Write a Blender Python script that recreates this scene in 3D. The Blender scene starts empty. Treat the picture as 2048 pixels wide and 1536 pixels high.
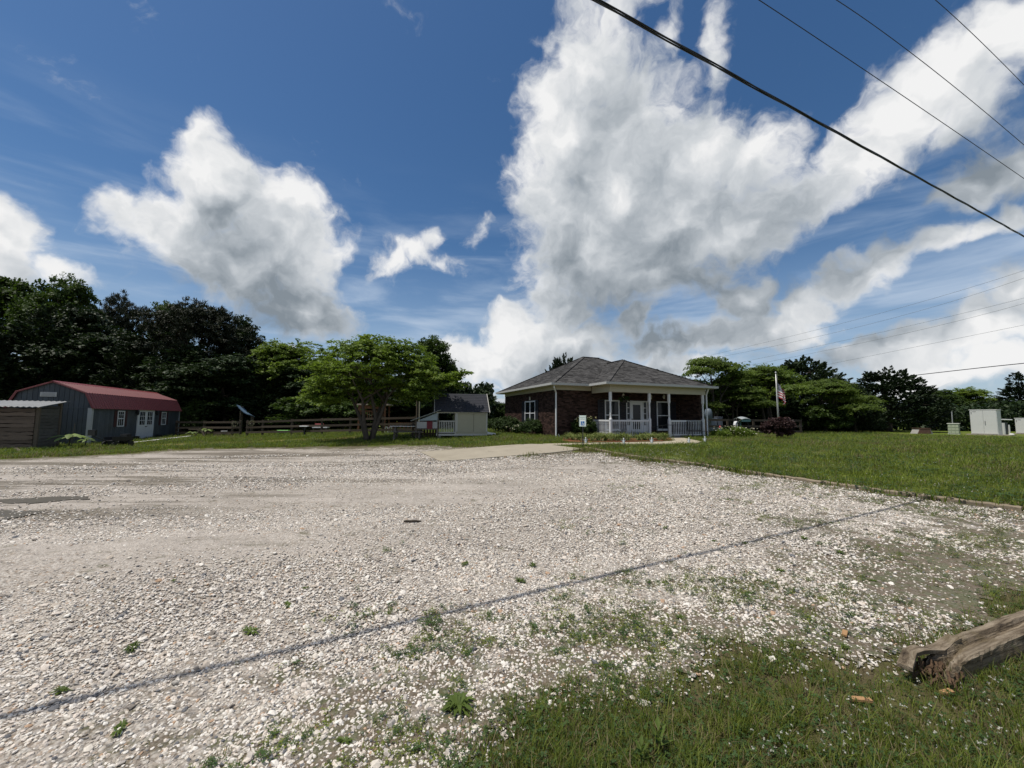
import bpy, math, random
import numpy as np
from mathutils import Vector, Matrix, Euler

random.seed(7)
RNG = np.random.default_rng(7)
SC = bpy.context.scene
COL = SC.collection
R = math.radians

# ------------------------------------------------------------------ camera
FPX, EYE, PITCH, ROLL = 800.0, 1.55, R(4.86), 0.0075
CM = (Matrix.Rotation(math.pi / 2 + PITCH, 3, 'X') @ Matrix.Rotation(ROLL, 3, 'Z'))
cam = bpy.data.cameras.new('camera')
cam.sensor_width = 36.0
cam.lens = 36.0 * FPX / 2048.0
cam.clip_start, cam.clip_end = 0.05, 4000
camo = bpy.data.objects.new('camera', cam)
COL.objects.link(camo)
camo.matrix_world = Matrix.Translation((0, 0, EYE)) @ CM.to_4x4()
SC.camera = camo


def ray(px, py):
    return CM @ Vector(((px - 1024) / FPX, -(py - 768) / FPX, -1.0))


def at(px, py, Y):
    d = ray(px, py)
    return Vector((0, 0, EYE)) + d * (Y / d.y)


# ------------------------------------------------------------------ light
SUN_EL = R(69)
SUN_H = Vector((-0.955, -0.297))
SUN_AZ = math.atan2(SUN_H.x, SUN_H.y)
SC.view_settings.view_transform = 'Standard'
SC.view_settings.look = 'None'
SC.view_settings.exposure = 0.0
SC.view_settings.gamma = 1.0
SC.view_settings.use_curve_mapping = False
sl = bpy.data.lights.new('sun', 'SUN')
sl.energy = 4.8
sl.angle = R(0.53)
sl.color = (1.0, 0.945, 0.86)
so = bpy.data.objects.new('sun', sl)
COL.objects.link(so)
sdir = Vector((SUN_H.x * math.cos(SUN_EL), SUN_H.y * math.cos(SUN_EL), math.sin(SUN_EL)))
so.rotation_euler = sdir.to_track_quat('Z', 'Y').to_euler()
so.location = (0, 0, 60)


# ------------------------------------------------------------------ node helpers
class NT:
    def __init__(s, tree):
        s.t = tree
        s.n = tree.nodes
        s.l = tree.links

    def new(s, kind, **kw):
        n = s.n.new(kind)
        for k, v in kw.items():
            setattr(n, k, v)
        return n

    def link(s, a, b):
        s.l.new(a, b)

    def put(s, sock, v):
        if isinstance(v, bpy.types.NodeSocket):
            s.l.new(v, sock)
        elif v is not None:
            sock.default_value = v

    def math(s, op, a, b=None, c=None, clamp=False):
        n = s.new('ShaderNodeMath', operation=op, use_clamp=clamp)
        for i, v in enumerate((a, b, c)):
            if v is not None:
                s.put(n.inputs[i], v)
        return n.outputs[0]

    def vmath(s, op, a, b=None):
        n = s.new('ShaderNodeVectorMath', operation=op)
        s.put(n.inputs[0], a)
        if b is not None:
            s.put(n.inputs[3 if op == 'SCALE' else 1], b)
        return n.outputs['Value'] if op in ('DOT_PRODUCT', 'LENGTH') else n.outputs[0]

    def noise(s, vec, scale, detail=4, rough=0.55, dist=0.0, out=0):
        n = s.new('ShaderNodeTexNoise')
        if vec is not None:
            s.link(vec, n.inputs['Vector'])
        n.inputs['Scale'].default_value = scale
        n.inputs['Detail'].default_value = detail
        n.inputs['Roughness'].default_value = rough
        n.inputs['Distortion'].default_value = dist
        return n.outputs[out]

    def ramp(s, fac, stops, mode='LINEAR'):
        n = s.new('ShaderNodeValToRGB')
        n.color_ramp.interpolation = mode
        e = n.color_ramp.elements
        while len(e) < len(stops):
            e.new(0.5)
        for i, (p, c) in enumerate(stops):
            e[i].position = p
            e[i].color = (c[0], c[1], c[2], 1) if hasattr(c, '__len__') else (c, c, c, 1)
        s.link(fac, n.inputs[0])
        return n.outputs[0]

    def mixc(s, fac, a, b, mode='MIX'):
        n = s.new('ShaderNodeMix', data_type='RGBA', blend_type=mode)
        s.put(n.inputs[0], fac)
        for i, v in ((6, a), (7, b)):
            if isinstance(v, (tuple, list)):
                v = (v[0], v[1], v[2], 1)
            s.put(n.inputs[i], v)
        return n.outputs[2]

    def smooth(s, v, lo, hi, a=0.0, b=1.0):
        n = s.new('ShaderNodeMapRange', interpolation_type='SMOOTHSTEP')
        s.put(n.inputs[0], v)
        for i, x in enumerate((lo, hi, a, b)):
            n.inputs[i + 1].default_value = x
        return n.outputs[0]


# ------------------------------------------------------------------ world: sky with cumulus
def build_world():
    w = bpy.data.worlds.new('World')
    SC.world = w
    w.use_nodes = True
    w.cycles.sampling_method = 'MANUAL'
    w.cycles.sample_map_resolution = 512
    t = NT(w.node_tree)
    t.n.clear()
    out = t.new('ShaderNodeOutputWorld')
    bg = t.new('ShaderNodeBackground')
    bg.inputs[1].default_value = 0.1
    sky = t.new('ShaderNodeTexSky', sky_type='NISHITA', sun_disc=False)
    sky.sun_elevation = SUN_EL
    sky.sun_rotation = SUN_AZ
    sky.altitude = 250
    sky.air_density = 1.0
    sky.dust_density = 0.6
    sky.ozone_density = 2.5
    tc = t.new('ShaderNodeTexCoord')
    d = tc.outputs['Generated']
    # clouds standing in fixed directions: (px, py, rx, ry, tilt deg, weight)
    B = [
        (405, 290, 48, 70, 25, 1.0), (450, 390, 120, 95, 0, 1.25), (335, 450, 130, 66, -8, 1.1), (240, 415, 62, 46, -20, .9),
        (550, 420, 90, 90, 0, 1.15), (610, 520, 88, 105, 0, 1.2), (490, 530, 165, 90, 0, 1.35), (540, 470, 120, 80, 0, 1.25), (610, 620, 105, 78, 0, 1.2),
        (390, 510, 105, 58, 0, .95), (655, 590, 48, 70, 0, 0.8),
        (25, 495, 105, 72, 25, 1.1), (-10, 430, 60, 70, 0, .95), (110, 540, 130, 35, 8, 0.8), (20, 555, 120, 60, 0, 1.0),
        (795, 522, 48, 40, 0, .85), (838, 512, 56, 34, -14, .85), (872, 490, 36, 30, -30, .7), (890, 528, 60, 22, 8, .55), (962, 462, 26, 38, 25, .6),
        (1180, 130, 95, 110, 0, 1.15), (1130, 260, 100, 110, 0, 1.15), (1240, 260, 130, 120, 0, 1.2), (1105, 390, 85, 120, 0, 1.15),
        (1250, 390, 190, 130, 0, 1.35), (1390, 310, 130, 85, 0, 1.1), (1500, 325, 100, 80, -15, 1.05), (1200, 490, 170, 110, 0, 1.3),
        (1360, 450, 190, 110, 0, 1.35), (1500, 440, 150, 80, -15, 1.2), (1130, 450, 90, 120, 0, 1.1), (1610, 400, 120, 62, -30, 1.1),
        (1720, 310, 120, 75, -35, 1.2), (1290, 560, 190, 55, 0, 1.15),
        (1425, 90, 45, 100, 22, 0.62), (1340, 85, 28, 75, 15, 0.6), (1090, 100, 40, 60, 20, 0.6), (1230, 20, 110, 40, 0, .7),
        (1800, 220, 130, 85, -30, 1.25), (1900, 150, 140, 90, -30, 1.25), (2010, 80, 130, 85, -30, 1.15), (1940, 220, 110, 60, -20, .9),
        (1960, 355, 95, 45, -25, 1.0), (2060, 320, 90, 75, -30, 1.05), (2040, 420, 60, 45, 0, .8), (1880, 478, 80, 34, -20, .85), (1790, 510, 80, 42, -25, 1.0), (1705, 545, 85, 50, -25, 1.1),
        (1965, 455, 80, 30, -20, .8), (1610, 605, 95, 55, -15, 1.1), (1475, 605, 55, 52, 0, 1.1), (1420, 670, 120, 48, -10, 1.15),
        (1540, 665, 130, 45, 0, 1.1), (1300, 692, 55, 40, 0, 1.0), (1960, 655, 190, 55, -18, 1.15), (2050, 590, 110, 55, -25, 1.1),
        (1790, 700, 150, 45, -8, 1.15), (2000, 720, 220, 60, 0, 1.1), (1340, 730, 160, 30, 0, .8),
        (1120, 620, 80, 60, 0, 1.1), (1150, 690, 110, 65, 0, 1.15), (1030, 660, 70, 60, 0, 1.15), (990, 725, 130, 55, 0, 1.15),
        (1270, 640, 60, 25, -25, .85), (890, 770, 110, 40, 0, .8),
    ]
    g = bpy.data.node_groups.new('cloud_cover', 'ShaderNodeTree')
    g.interface.new_socket('Dir', in_out='INPUT', socket_type='NodeSocketVector')
    g.interface.new_socket('Cover', in_out='OUTPUT', socket_type='NodeSocketFloat')
    q = NT(g)
    gi = q.new('NodeGroupInput')
    go = q.new('NodeGroupOutput')
    acc = None
    for (px, py, rx, ry, tilt, wt) in B:
        c = ray(px, py).normalized()
        zax = c
        xax = Vector((c.y, -c.x, 0)).normalized()
        yax = zax.cross(xax)
        if yax.z < 0:
            yax = -yax
        a = R(tilt)
        x2 = xax * math.cos(a) - yax * math.sin(a)
        y2 = zax.cross(x2)
        m = Matrix((x2, y2, zax)).transposed()
        k = ray(px, py).length
        # pixel radius to angle, allowing for the wide-angle stretch
        sx = rx / FPX / k / (1 + (k - 1) * abs((px - 1024) / 1024.0))
        sy = ry / FPX / k
        mp = q.new('ShaderNodeMapping', vector_type='TEXTURE')
        q.link(gi.outputs[0], mp.inputs[0])
        mp.inputs[1].default_value = c
        mp.inputs[2].default_value = m.to_euler()
        mp.inputs[3].default_value = (sx * 1.42, sy * 1.42, 0.6)
        gr = q.new('ShaderNodeTexGradient', gradient_type='SPHERICAL')
        q.link(mp.outputs[0], gr.inputs[0])
        v = q.math('MULTIPLY', gr.outputs[1], wt)
        acc = v if acc is None else q.math('SMOOTH_MAX', acc, v, 0.09)
    # the same kind of clouds behind the viewer
    nb = q.noise(gi.outputs[0], 3.2, 3, 0.5)
    sp = q.new('ShaderNodeSeparateXYZ')
    q.link(gi.outputs[0], sp.inputs[0])
    back = q.smooth(sp.outputs[1], 0.25, -0.1)
    v = q.math('MULTIPLY', q.smooth(nb, 0.42, 0.66), back)
    acc = q.math('MAXIMUM', acc, v)
    # distant banks close to the horizon, all round
    mp = q.new('ShaderNodeMapping')
    q.link(gi.outputs[0], mp.inputs[0])
    mp.inputs['Scale'].default_value = (1.0, 1.0, 2.6)
    hb = q.smooth(q.noise(mp.outputs[0], 6.5, 4, 0.55), 0.44, 0.64)
    v = q.math('MULTIPLY', q.math('MULTIPLY', hb, 0.85), q.smooth(sp.outputs[2], 0.20, 0.07))
    acc = q.math('MAXIMUM', acc, v)
    q.link(acc, go.inputs[0])

    def cover(vec):
        n = t.new('ShaderNodeGroup')
        n.node_tree = g
        t.link(vec, n.inputs[0])
        return n.outputs[0]
    # warp the directions so that the outlines billow
    w1 = t.noise(d, 8, 3, 0.5, 0, 1)
    wd = t.vmath('ADD', d, t.vmath('SCALE', t.vmath('SUBTRACT', w1, (0.5, 0.5, 0.5)), 0.13))
    w2 = t.noise(d, 26, 3, 0.55, 0, 1)
    wd = t.vmath('ADD', wd, t.vmath('SCALE', t.vmath('SUBTRACT', w2, (0.5, 0.5, 0.5)), 0.035))
    F = cover(wd)
    Fu = cover(t.vmath('ADD', wd, (-0.05, 0.0, 0.13)))
    det = t.noise(wd, 9, 9, 0.56)
    det2 = t.noise(t.vmath('ADD', wd, (-0.014, 0.0, 0.026)), 9, 5, 0.52)
    det1 = t.noise(wd, 9, 5, 0.52)
    fine = t.noise(wd, 34, 7, 0.62)
    rg = t.noise(wd, 15, 8, 0.66, 0.6)
    dens = t.math('ADD', F, t.math('MULTIPLY', t.math('SUBTRACT', det, 0.5), 0.95))
    dens = t.math('ADD', dens, t.math('MULTIPLY', t.math('SUBTRACT', rg, 0.5), 0.40))
    dens = t.math('ADD', dens, t.math('MULTIPLY', t.math('SUBTRACT', fine, 0.5), 0.42))
    alpha = t.smooth(dens, 0.20, 0.70)
    # light: bright where there is less cloud towards the sun, grey under thick cloud
    rel = t.math('SUBTRACT', F, Fu)
    rel2 = t.math('SUBTRACT', det1, det2)
    lum = t.math('ADD', 0.66, t.math('MULTIPLY', rel, 0.8))
    lum = t.math('ADD', lum, t.math('MULTIPLY', rel2, 1.3))
    low1 = t.noise(wd, 3.4, 3, 0.5)
    thick = t.smooth(dens, 0.35, 0.95)
    lum = t.math('SUBTRACT', lum, t.math('MULTIPLY', thick, t.math('MULTIPLY_ADD', t.math('SUBTRACT', low1, 0.5), 1.2, 0.40)))
    lum = t.math('ADD', lum, t.math('MULTIPLY', t.math('SUBTRACT', fine, 0.5), 0.16), clamp=True)
    cc = t.ramp(lum, [(0.0, (2.3, 2.7, 3.1)), (0.34, (4.1, 4.5, 4.9)), (0.66, (6.2, 6.5, 6.8)), (1.0, (8.9, 8.9, 8.9))])
    # thin veil low in the sky
    sz = t.new('ShaderNodeSeparateXYZ')
    t.link(d, sz.inputs[0])
    mp = t.new('ShaderNodeMapping')
    t.link(d, mp.inputs[0])
    mp.inputs['Rotation'].default_value = (0.0, 0.25, 0.0)
    mp.inputs['Scale'].default_value = (1.6, 1.6, 9.0)
    ci = t.noise(mp.outputs[0], 2.0, 6, 0.55, 0.4)
    veil = t.math('MULTIPLY', t.smooth(ci, 0.42, 0.75), t.smooth(sz.outputs[2], 0.55, 0.2))
    veil = t.math('MULTIPLY', veil, 0.8)
    hs = t.new('ShaderNodeHueSaturation')
    hs.inputs['Saturation'].default_value = 1.22
    hs.inputs['Value'].default_value = 0.92
    t.link(sky.outputs[0], hs.inputs['Color'])
    low = t.smooth(sz.outputs[2], 0.42, 0.0)
    skyc = t.mixc(t.math('MULTIPLY', low, 0.62), hs.outputs[0], (4.2, 5.4, 7.0))
    c1 = t.mixc(veil, skyc, (5.0, 6.0, 7.4))
    c2 = t.mixc(alpha, c1, cc)
    t.link(c2, bg.inputs[0])
    t.link(bg.outputs[0], out.inputs[0])


build_world()


# ------------------------------------------------------------------ materials
MATS = {}


def bsdf(name):
    m = bpy.data.materials.new(name)
    m.use_nodes = True
    t = NT(m.node_tree)
    return m, t, t.n['Principled BSDF']


def pm(name, col, rough=0.7, var=0.25, scale=6.0, bump=0.0, bscale=60.0, spec=0.35, metal=0.0, stretch=(1, 1, 1), island=0.0, obrand=0.0, dirt=None):
    """painted / plain surface with worn, uneven colour and fine relief"""
    if name in MATS:
        return MATS[name]
    m, t, p = bsdf(name)
    tc = t.new('ShaderNodeTexCoord')
    mp = t.new('ShaderNodeMapping')
    mp.inputs['Scale'].default_value = stretch
    t.link(tc.outputs['Object'], mp.inputs[0])
    v = mp.outputs[0]
    n = t.noise(v, scale, 6, 0.62)
    f = t.math('MULTIPLY_ADD', t.math('SUBTRACT', n, 0.5), 2 * var, 1.0)
    if island:
        ge = t.new('ShaderNodeNewGeometry')
        f = t.math('MULTIPLY', f, t.math('MULTIPLY_ADD', ge.outputs['Random Per Island'], 2 * island, 1 - island))
    if obrand:
        oi = t.new('ShaderNodeObjectInfo')
        f = t.math('MULTIPLY', f, t.math('MULTIPLY_ADD', oi.outputs['Random'], 2 * obrand, 1 - obrand))
    c = t.vmath('SCALE', (col[0], col[1], col[2]), f)
    if dirt:
        dn = t.noise(v, scale * 0.4, 5, 0.65)
        c = t.mixc(t.math('MULTIPLY', t.smooth(dn, 0.5, 0.72), dirt[1]), c, dirt[0])
    t.link(c, p.inputs['Base Color'])
    p.inputs['Roughness'].default_value = rough
    p.inputs['Metallic'].default_value = metal
    p.inputs['Specular IOR Level'].default_value = spec
    if bump:
        b = t.new('ShaderNodeBump')
        b.inputs['Strength'].default_value = min(1.0, bump)
        b.inputs['Distance'].default_value = 0.01
        t.link(t.noise(v, bscale, 4, 0.6), b.inputs['Height'])
        t.link(b.outputs[0], p.inputs['Normal'])
    MATS[name] = m
    return m


def leafmat(name, c1, c2, trans=0.3, rough=0.6):
    if name in MATS:
        return MATS[name]
    m = bpy.data.materials.new(name)
    m.use_nodes = True
    t = NT(m.node_tree)
    t.n.clear()
    out = t.new('ShaderNodeOutputMaterial')
    ge = t.new('ShaderNodeNewGeometry')
    oi = t.new('ShaderNodeObjectInfo')
    tc = t.new('ShaderNodeTexCoord')
    n = t.noise(tc.outputs['Object'], 0.9, 3, 0.6)
    f = t.math('ADD', t.math('MULTIPLY', ge.outputs['Random Per Island'], 0.6), t.math('MULTIPLY', t.smooth(n, 0.3, 0.7), 0.4))
    c = t.mixc(f, c1, c2)
    k = t.math('MULTIPLY_ADD', oi.outputs['Random'], 0.4, 0.8)
    c = t.vmath('SCALE', c, k)
    d = t.new('ShaderNodeBsdfPrincipled')
    d.inputs['Roughness'].default_value = rough
    d.inputs['Specular IOR Level'].default_value = 0.25
    t.link(c, d.inputs['Base Color'])
    tr = t.new('ShaderNodeBsdfTranslucent')
    t.link(t.mixc(0.5, c, (c2[0] * 1.1, c2[1] * 1.3, c2[2] * 0.6)), tr.inputs[0])
    mx = t.new('ShaderNodeMixShader')
    mx.inputs[0].default_value = trans
    t.link(d.outputs[0], mx.inputs[1])
    t.link(tr.outputs[0], mx.inputs[2])
    t.link(mx.outputs[0], out.inputs[0])
    MATS[name] = m
    return m


# ------------------------------------------------------------------ mesh helpers
class MB:
    def __init__(s):
        s.v, s.f = [], []

    def box(s, x0, x1, y0, y1, z0, z1, M=None):
        b = len(s.v)
        p = [(x, y, z) for z in (z0, z1) for y in (y0, y1) for x in (x0, x1)]
        s.v += [tuple(M @ Vector(q)) for q in p] if M else p
        s.f += [tuple(b + i for i in q) for q in ((0, 2, 3, 1), (4, 5, 7, 6), (0, 1, 5, 4), (2, 6, 7, 3), (0, 4, 6, 2), (1, 3, 7, 5))]
        return s

    def beam(s, a, b, w, h, up=(0, 0, 1)):
        a, b = Vector(a), Vector(b)
        d = b - a
        z = d.normalized()
        x = Vector(up).cross(z)
        if x.length < 1e-4:
            x = Vector((1, 0, 0))
        x.normalize()
        y = z.cross(x)
        M = Matrix((x, y, z)).transposed().to_4x4()
        M.translation = a
        return s.box(-w / 2, w / 2, -h / 2, h / 2, 0, d.length, M)

    def tube(s, pts, rad, n=8, cap=True):
        pts = [Vector(p) for p in pts]
        if not hasattr(rad, '__len__'):
            rad = [rad] * len(pts)
        b = len(s.v)
        prev = None
        for i, p in enumerate(pts):
            d = (pts[min(i + 1, len(pts) - 1)] - pts[max(i - 1, 0)]).normalized()
            if prev is None:
                x = d.orthogonal().normalized()
            else:
                x = (prev - d * prev.dot(d)).normalized()
            prev = x
            y = d.cross(x)
            for k in range(n):
                a = 2 * math.pi * k / n
                s.v.append(tuple(p + (x * math.cos(a) + y * math.sin(a)) * rad[i]))
        for i in range(len(pts) - 1):
            for k in range(n):
                k2 = (k + 1) % n
                s.f.append((b + i * n + k, b + i * n + k2, b + (i + 1) * n + k2, b + (i + 1) * n + k))
        if cap:
            s.f.append(tuple(b + k for k in range(n))[::-1])
            s.f.append(tuple(b + (len(pts) - 1) * n + k for k in range(n)))
        return s

    def lathe(s, prof, n=14, c=(0, 0, 0), sq=None):
        """prof: (r, z); sq: per-ring squareness 0..1"""
        b = len(s.v)
        for i, (r, z) in enumerate(prof):
            q = sq[i] if sq else 0
            for k in range(n):
                a = 2 * math.pi * (k + 0.5) / n
                ca, sa = math.cos(a), math.sin(a)
                m = max(abs(ca), abs(sa))
                f = (1 - q) + q / m
                s.v.append((c[0] + r * ca * f, c[1] + r * sa * f, c[2] + z))
        for i in range(len(prof) - 1):
            for k in range(n):
                k2 = (k + 1) % n
                s.f.append((b + i * n + k, b + i * n + k2, b + (i + 1) * n + k2, b + (i + 1) * n + k))
        s.f.append(tuple(b + k for k in range(n))[::-1])
        s.f.append(tuple(b + (len(prof) - 1) * n + k for k in range(n)))
        return s

    def prism(s, poly, h0, h1, axis='z', M=None):
        """extrude a polygon (list of 2-tuples) along an axis"""
        b = len(s.v)
        n = len(poly)
        for h in (h0, h1):
            for p in poly:
                q = (p[0], p[1], h) if axis == 'z' else ((p[0], h, p[1]) if axis == 'y' else (h, p[0], p[1]))
                s.v.append(tuple(M @ Vector(q)) if M else q)
        s.f.append(tuple(b + i for i in range(n))[::-1])
        s.f.append(tuple(b + n + i for i in range(n)))
        for i in range(n):
            j = (i + 1) % n
            s.f.append((b + i, b + j, b + n + j, b + n + i))
        return s

    def ring(s, a0, a1, z0, z1, w, d0, d1, axis='y', wb=None):
        """one connected rectangular frame; axis = direction of depth"""
        wb = w if wb is None else wb
        b = len(s.v)
        o = [(a0, z0), (a1, z0), (a1, z1), (a0, z1)]
        i = [(a0 + w, z0 + wb), (a1 - w, z0 + wb), (a1 - w, z1 - w), (a0 + w, z1 - w)]
        for d in (d0, d1):
            for p in o + i:
                s.v.append((p[0], d, p[1]) if axis == 'y' else (d, p[0], p[1]))
        for k in range(4):
            j = (k + 1) % 4
            s.f += [(b + k, b + j, b + 4 + j, b + 4 + k), (b + 8 + k, b + 12 + k, b + 12 + j, b + 8 + j),
                    (b + k, b + 8 + k, b + 8 + j, b + j), (b + 4 + k, b + 4 + j, b + 12 + j, b + 12 + k)]
        return s

    def quad(s, *p):
        b = len(s.v)
        s.v += [tuple(x) for x in p]
        s.f.append(tuple(range(b, b + len(p))))
        return s

    def build(s, name, mat, parent=None, smooth=False, kind=None, bevel=0, fix=True):
        me = bpy.data.meshes.new(name)
        me.from_pydata(s.v, [], s.f)
        if fix:
            import bmesh
            bm = bmesh.new()
            bm.from_mesh(me)
            bmesh.ops.recalc_face_normals(bm, faces=bm.faces)
            bm.to_mesh(me)
            bm.free()
        if smooth:
            me.polygons.foreach_set('use_smooth', [True] * len(me.polygons))
        me.materials.append(mat)
        o = link(name, me, parent)
        if kind:
            o['kind'] = kind
        if bevel:
            bv = o.modifiers.new('bevel', 'BEVEL')
            bv.width = bevel
            bv.segments = 1
            bv.limit_method = 'ANGLE'
        return o


def link(name, me, parent=None):
    o = bpy.data.objects.new(name, me)
    COL.objects.link(o)
    if parent is not None:
        o.parent = parent
    return o


def npmesh(name, verts, nper, mats, smooth=False):
    """fast mesh of separate n-gons: verts (F, nper, 3)"""
    F = verts.shape[0]
    me = bpy.data.meshes.new(name)
    me.vertices.add(F * nper)
    me.vertices.foreach_set('co', verts.reshape(-1).astype(np.float32))
    me.loops.add(F * nper)
    me.loops.foreach_set('vertex_index', np.arange(F * nper, dtype=np.int32))
    me.polygons.add(F)
    me.polygons.foreach_set('loop_start', np.arange(0, F * nper, nper, dtype=np.int32))
    me.update(calc_edges=True)
    if smooth:
        me.polygons.foreach_set('use_smooth', [True] * F)
    me.materials.append(mats)
    return me


def thing(name, label, cat, loc=(0, 0, 0), rz=0.0, group=None):
    o = bpy.data.objects.new(name, None)
    o.empty_display_size = 0.2
    COL.objects.link(o)
    o.location = loc
    o.rotation_euler = (0, 0, rz)
    return tag(o, label, cat, group)


def tag(o, label, cat, group=None):
    o['label'] = label
    o['category'] = cat
    if group:
        o['group'] = group
    return o


def struct(o):
    o['kind'] = 'structure'
    return o


def dup(root, loc, rz=0.0, scale=None, label=None):
    r = root.copy()
    COL.objects.link(r)
    r.location = loc
    r.rotation_euler = (0, 0, rz)
    if scale is not None:
        r.scale = scale
    if label:
        r['label'] = label
    for ch in list(root.children):
        c = ch.copy()
        COL.objects.link(c)
        c.parent = r
        for g in list(ch.children):
            d = g.copy()
            COL.objects.link(d)
            d.parent = c
    return r


# ------------------------------------------------------------------ terrain
def terr(x, y):
    s = y + np.where(np.asarray(x) < 0, .9, .25) * x
    t = np.clip((s - 8) / 15, 0, 1)
    return .5 * t * t * (3 - 2 * t)


def tz(x, y):
    return float(terr(x, y))


def gnd(px, py):
    d = ray(px, py)
    lo, hi = .5, 250.
    for _ in range(50):
        m = (lo + hi) / 2
        if EYE + d.z * m / d.y - tz(d.x * m / d.y, m) > 0:
            lo = m
        else:
            hi = m
    return Vector((d.x * m / d.y, m, tz(d.x * m / d.y, m)))


def gpoly(pts):
    return np.array([gnd(*p)[:2] for p in pts])


_G = RNG.random((256, 256))


def vnoise(x, y):
    x, y = np.asarray(x, float), np.asarray(y, float)
    xi, yi = np.floor(x).astype(int), np.floor(y).astype(int)
    fx, fy = x - xi, y - yi
    fx, fy = fx * fx * (3 - 2 * fx), fy * fy * (3 - 2 * fy)
    g = lambda i, j: _G[i % 256, j % 256]
    return (g(xi, yi) * (1 - fx) + g(xi + 1, yi) * fx) * (1 - fy) + (g(xi, yi + 1) * (1 - fx) + g(xi + 1, yi + 1) * fx) * fy


def fbm(x, y, o=4):
    s, a, t = 0, 1, 0
    for k in range(o):
        s = s + a * vnoise(x * 2 ** k + 17 * k, y * 2 ** k + 31 * k)
        t += a
        a *= .55
    return s / t


def sdf(poly, x, y):
    """signed distance to polygon, positive inside"""
    x, y = np.asarray(x, float), np.asarray(y, float)
    d = np.full(x.shape, 1e9)
    ins = np.zeros(x.shape, bool)
    n = len(poly)
    for i in range(n):
        ax, ay = poly[i]
        bx, by = poly[(i + 1) % n]
        ex, ey = bx - ax, by - ay
        t = np.clip(((x - ax) * ex + (y - ay) * ey) / (ex * ex + ey * ey + 1e-12), 0, 1)
        d = np.minimum(d, np.hypot(x - ax - t * ex, y - ay - t * ey))
        if ay != by:
            ins ^= ((ay > y) != (by > y)) & (x < (bx - ax) * (y - ay) / (by - ay) + ax)
    return np.where(ins, d, -d)


far_edge = gpoly([(0, 918), (100, 914), (250, 907), (330, 901), (420, 896.5), (540, 895), (640, 893), (760, 891.5), (830, 889.5), (905, 893), (980, 898), (1040, 911),
                  (1110, 906), (1170, 901), (1196, 905), (1260, 918), (1404, 934), (1529, 954), (1678, 975), (1834, 998), (2048, 1026)])
near_edge = gpoly([(2048, 1195), (1886, 1238), (1704, 1312), (1543, 1310), (1413, 1362), (1308, 1405), (1113, 1440), (1020, 1500), (900, 1590)])
GRAVEL = np.vstack([[(-45, 13.0), (-30, 17.2)], far_edge, [(14, 9.0), (18, 10), (18, 5.6), (8, 4.6)], near_edge, [(-.5, .7), (-5, -3), (-20, -9), (-45, -12)]])
PAD = gpoly([(881, 924), (841, 905), (1063, 889), (1090, 889.6), (1170, 899), (1100, 907), (1039, 912)])
PATH = gpoly([(1085, 888.9), (1170, 887), (1260, 885.8), (1325, 884.6), (1347, 882.5), (1345, 879), (1338, 876.3), (1362, 875.6), (1380, 879.5), (1404, 884.8), (1392, 888.3), (1340, 889.8), (1260, 889.9), (1170, 890.4), (1096, 891.2)])
MULCH = gpoly([(1128, 876), (1125, 883), (1150, 886.2), (1260, 885), (1325, 883.9), (1345, 882), (1342, 878), (1334, 872), (1225, 873), (1180, 870)])
BARE = np.array([gnd(*p)[:2] for p in [(300, 893), (380, 888), (450, 885.5), (520, 883.5), (600, 880), (700, 876)]])


def dist_line(pts, x, y):
    d = np.full(np.shape(x), 1e9)
    for (ax, ay), (bx, by) in zip(pts[:-1], pts[1:]):
        ex, ey = bx - ax, by - ay
        t = np.clip(((x - ax) * ex + (y - ay) * ey) / (ex * ex + ey * ey), 0, 1)
        d = np.minimum(d, np.hypot(x - ax - t * ex, y - ay - t * ey))
    return d


def gravel_depth(x, y):
    """how far inside the gravel (m), edge ragged by noise"""
    r = np.hypot(x, y)
    a = .35 + .03 * np.clip(r, 0, 20)
    return sdf(GRAVEL, x, y) + (fbm(x * 1.4, y * 1.4) - .5) * a * 1.6


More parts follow.
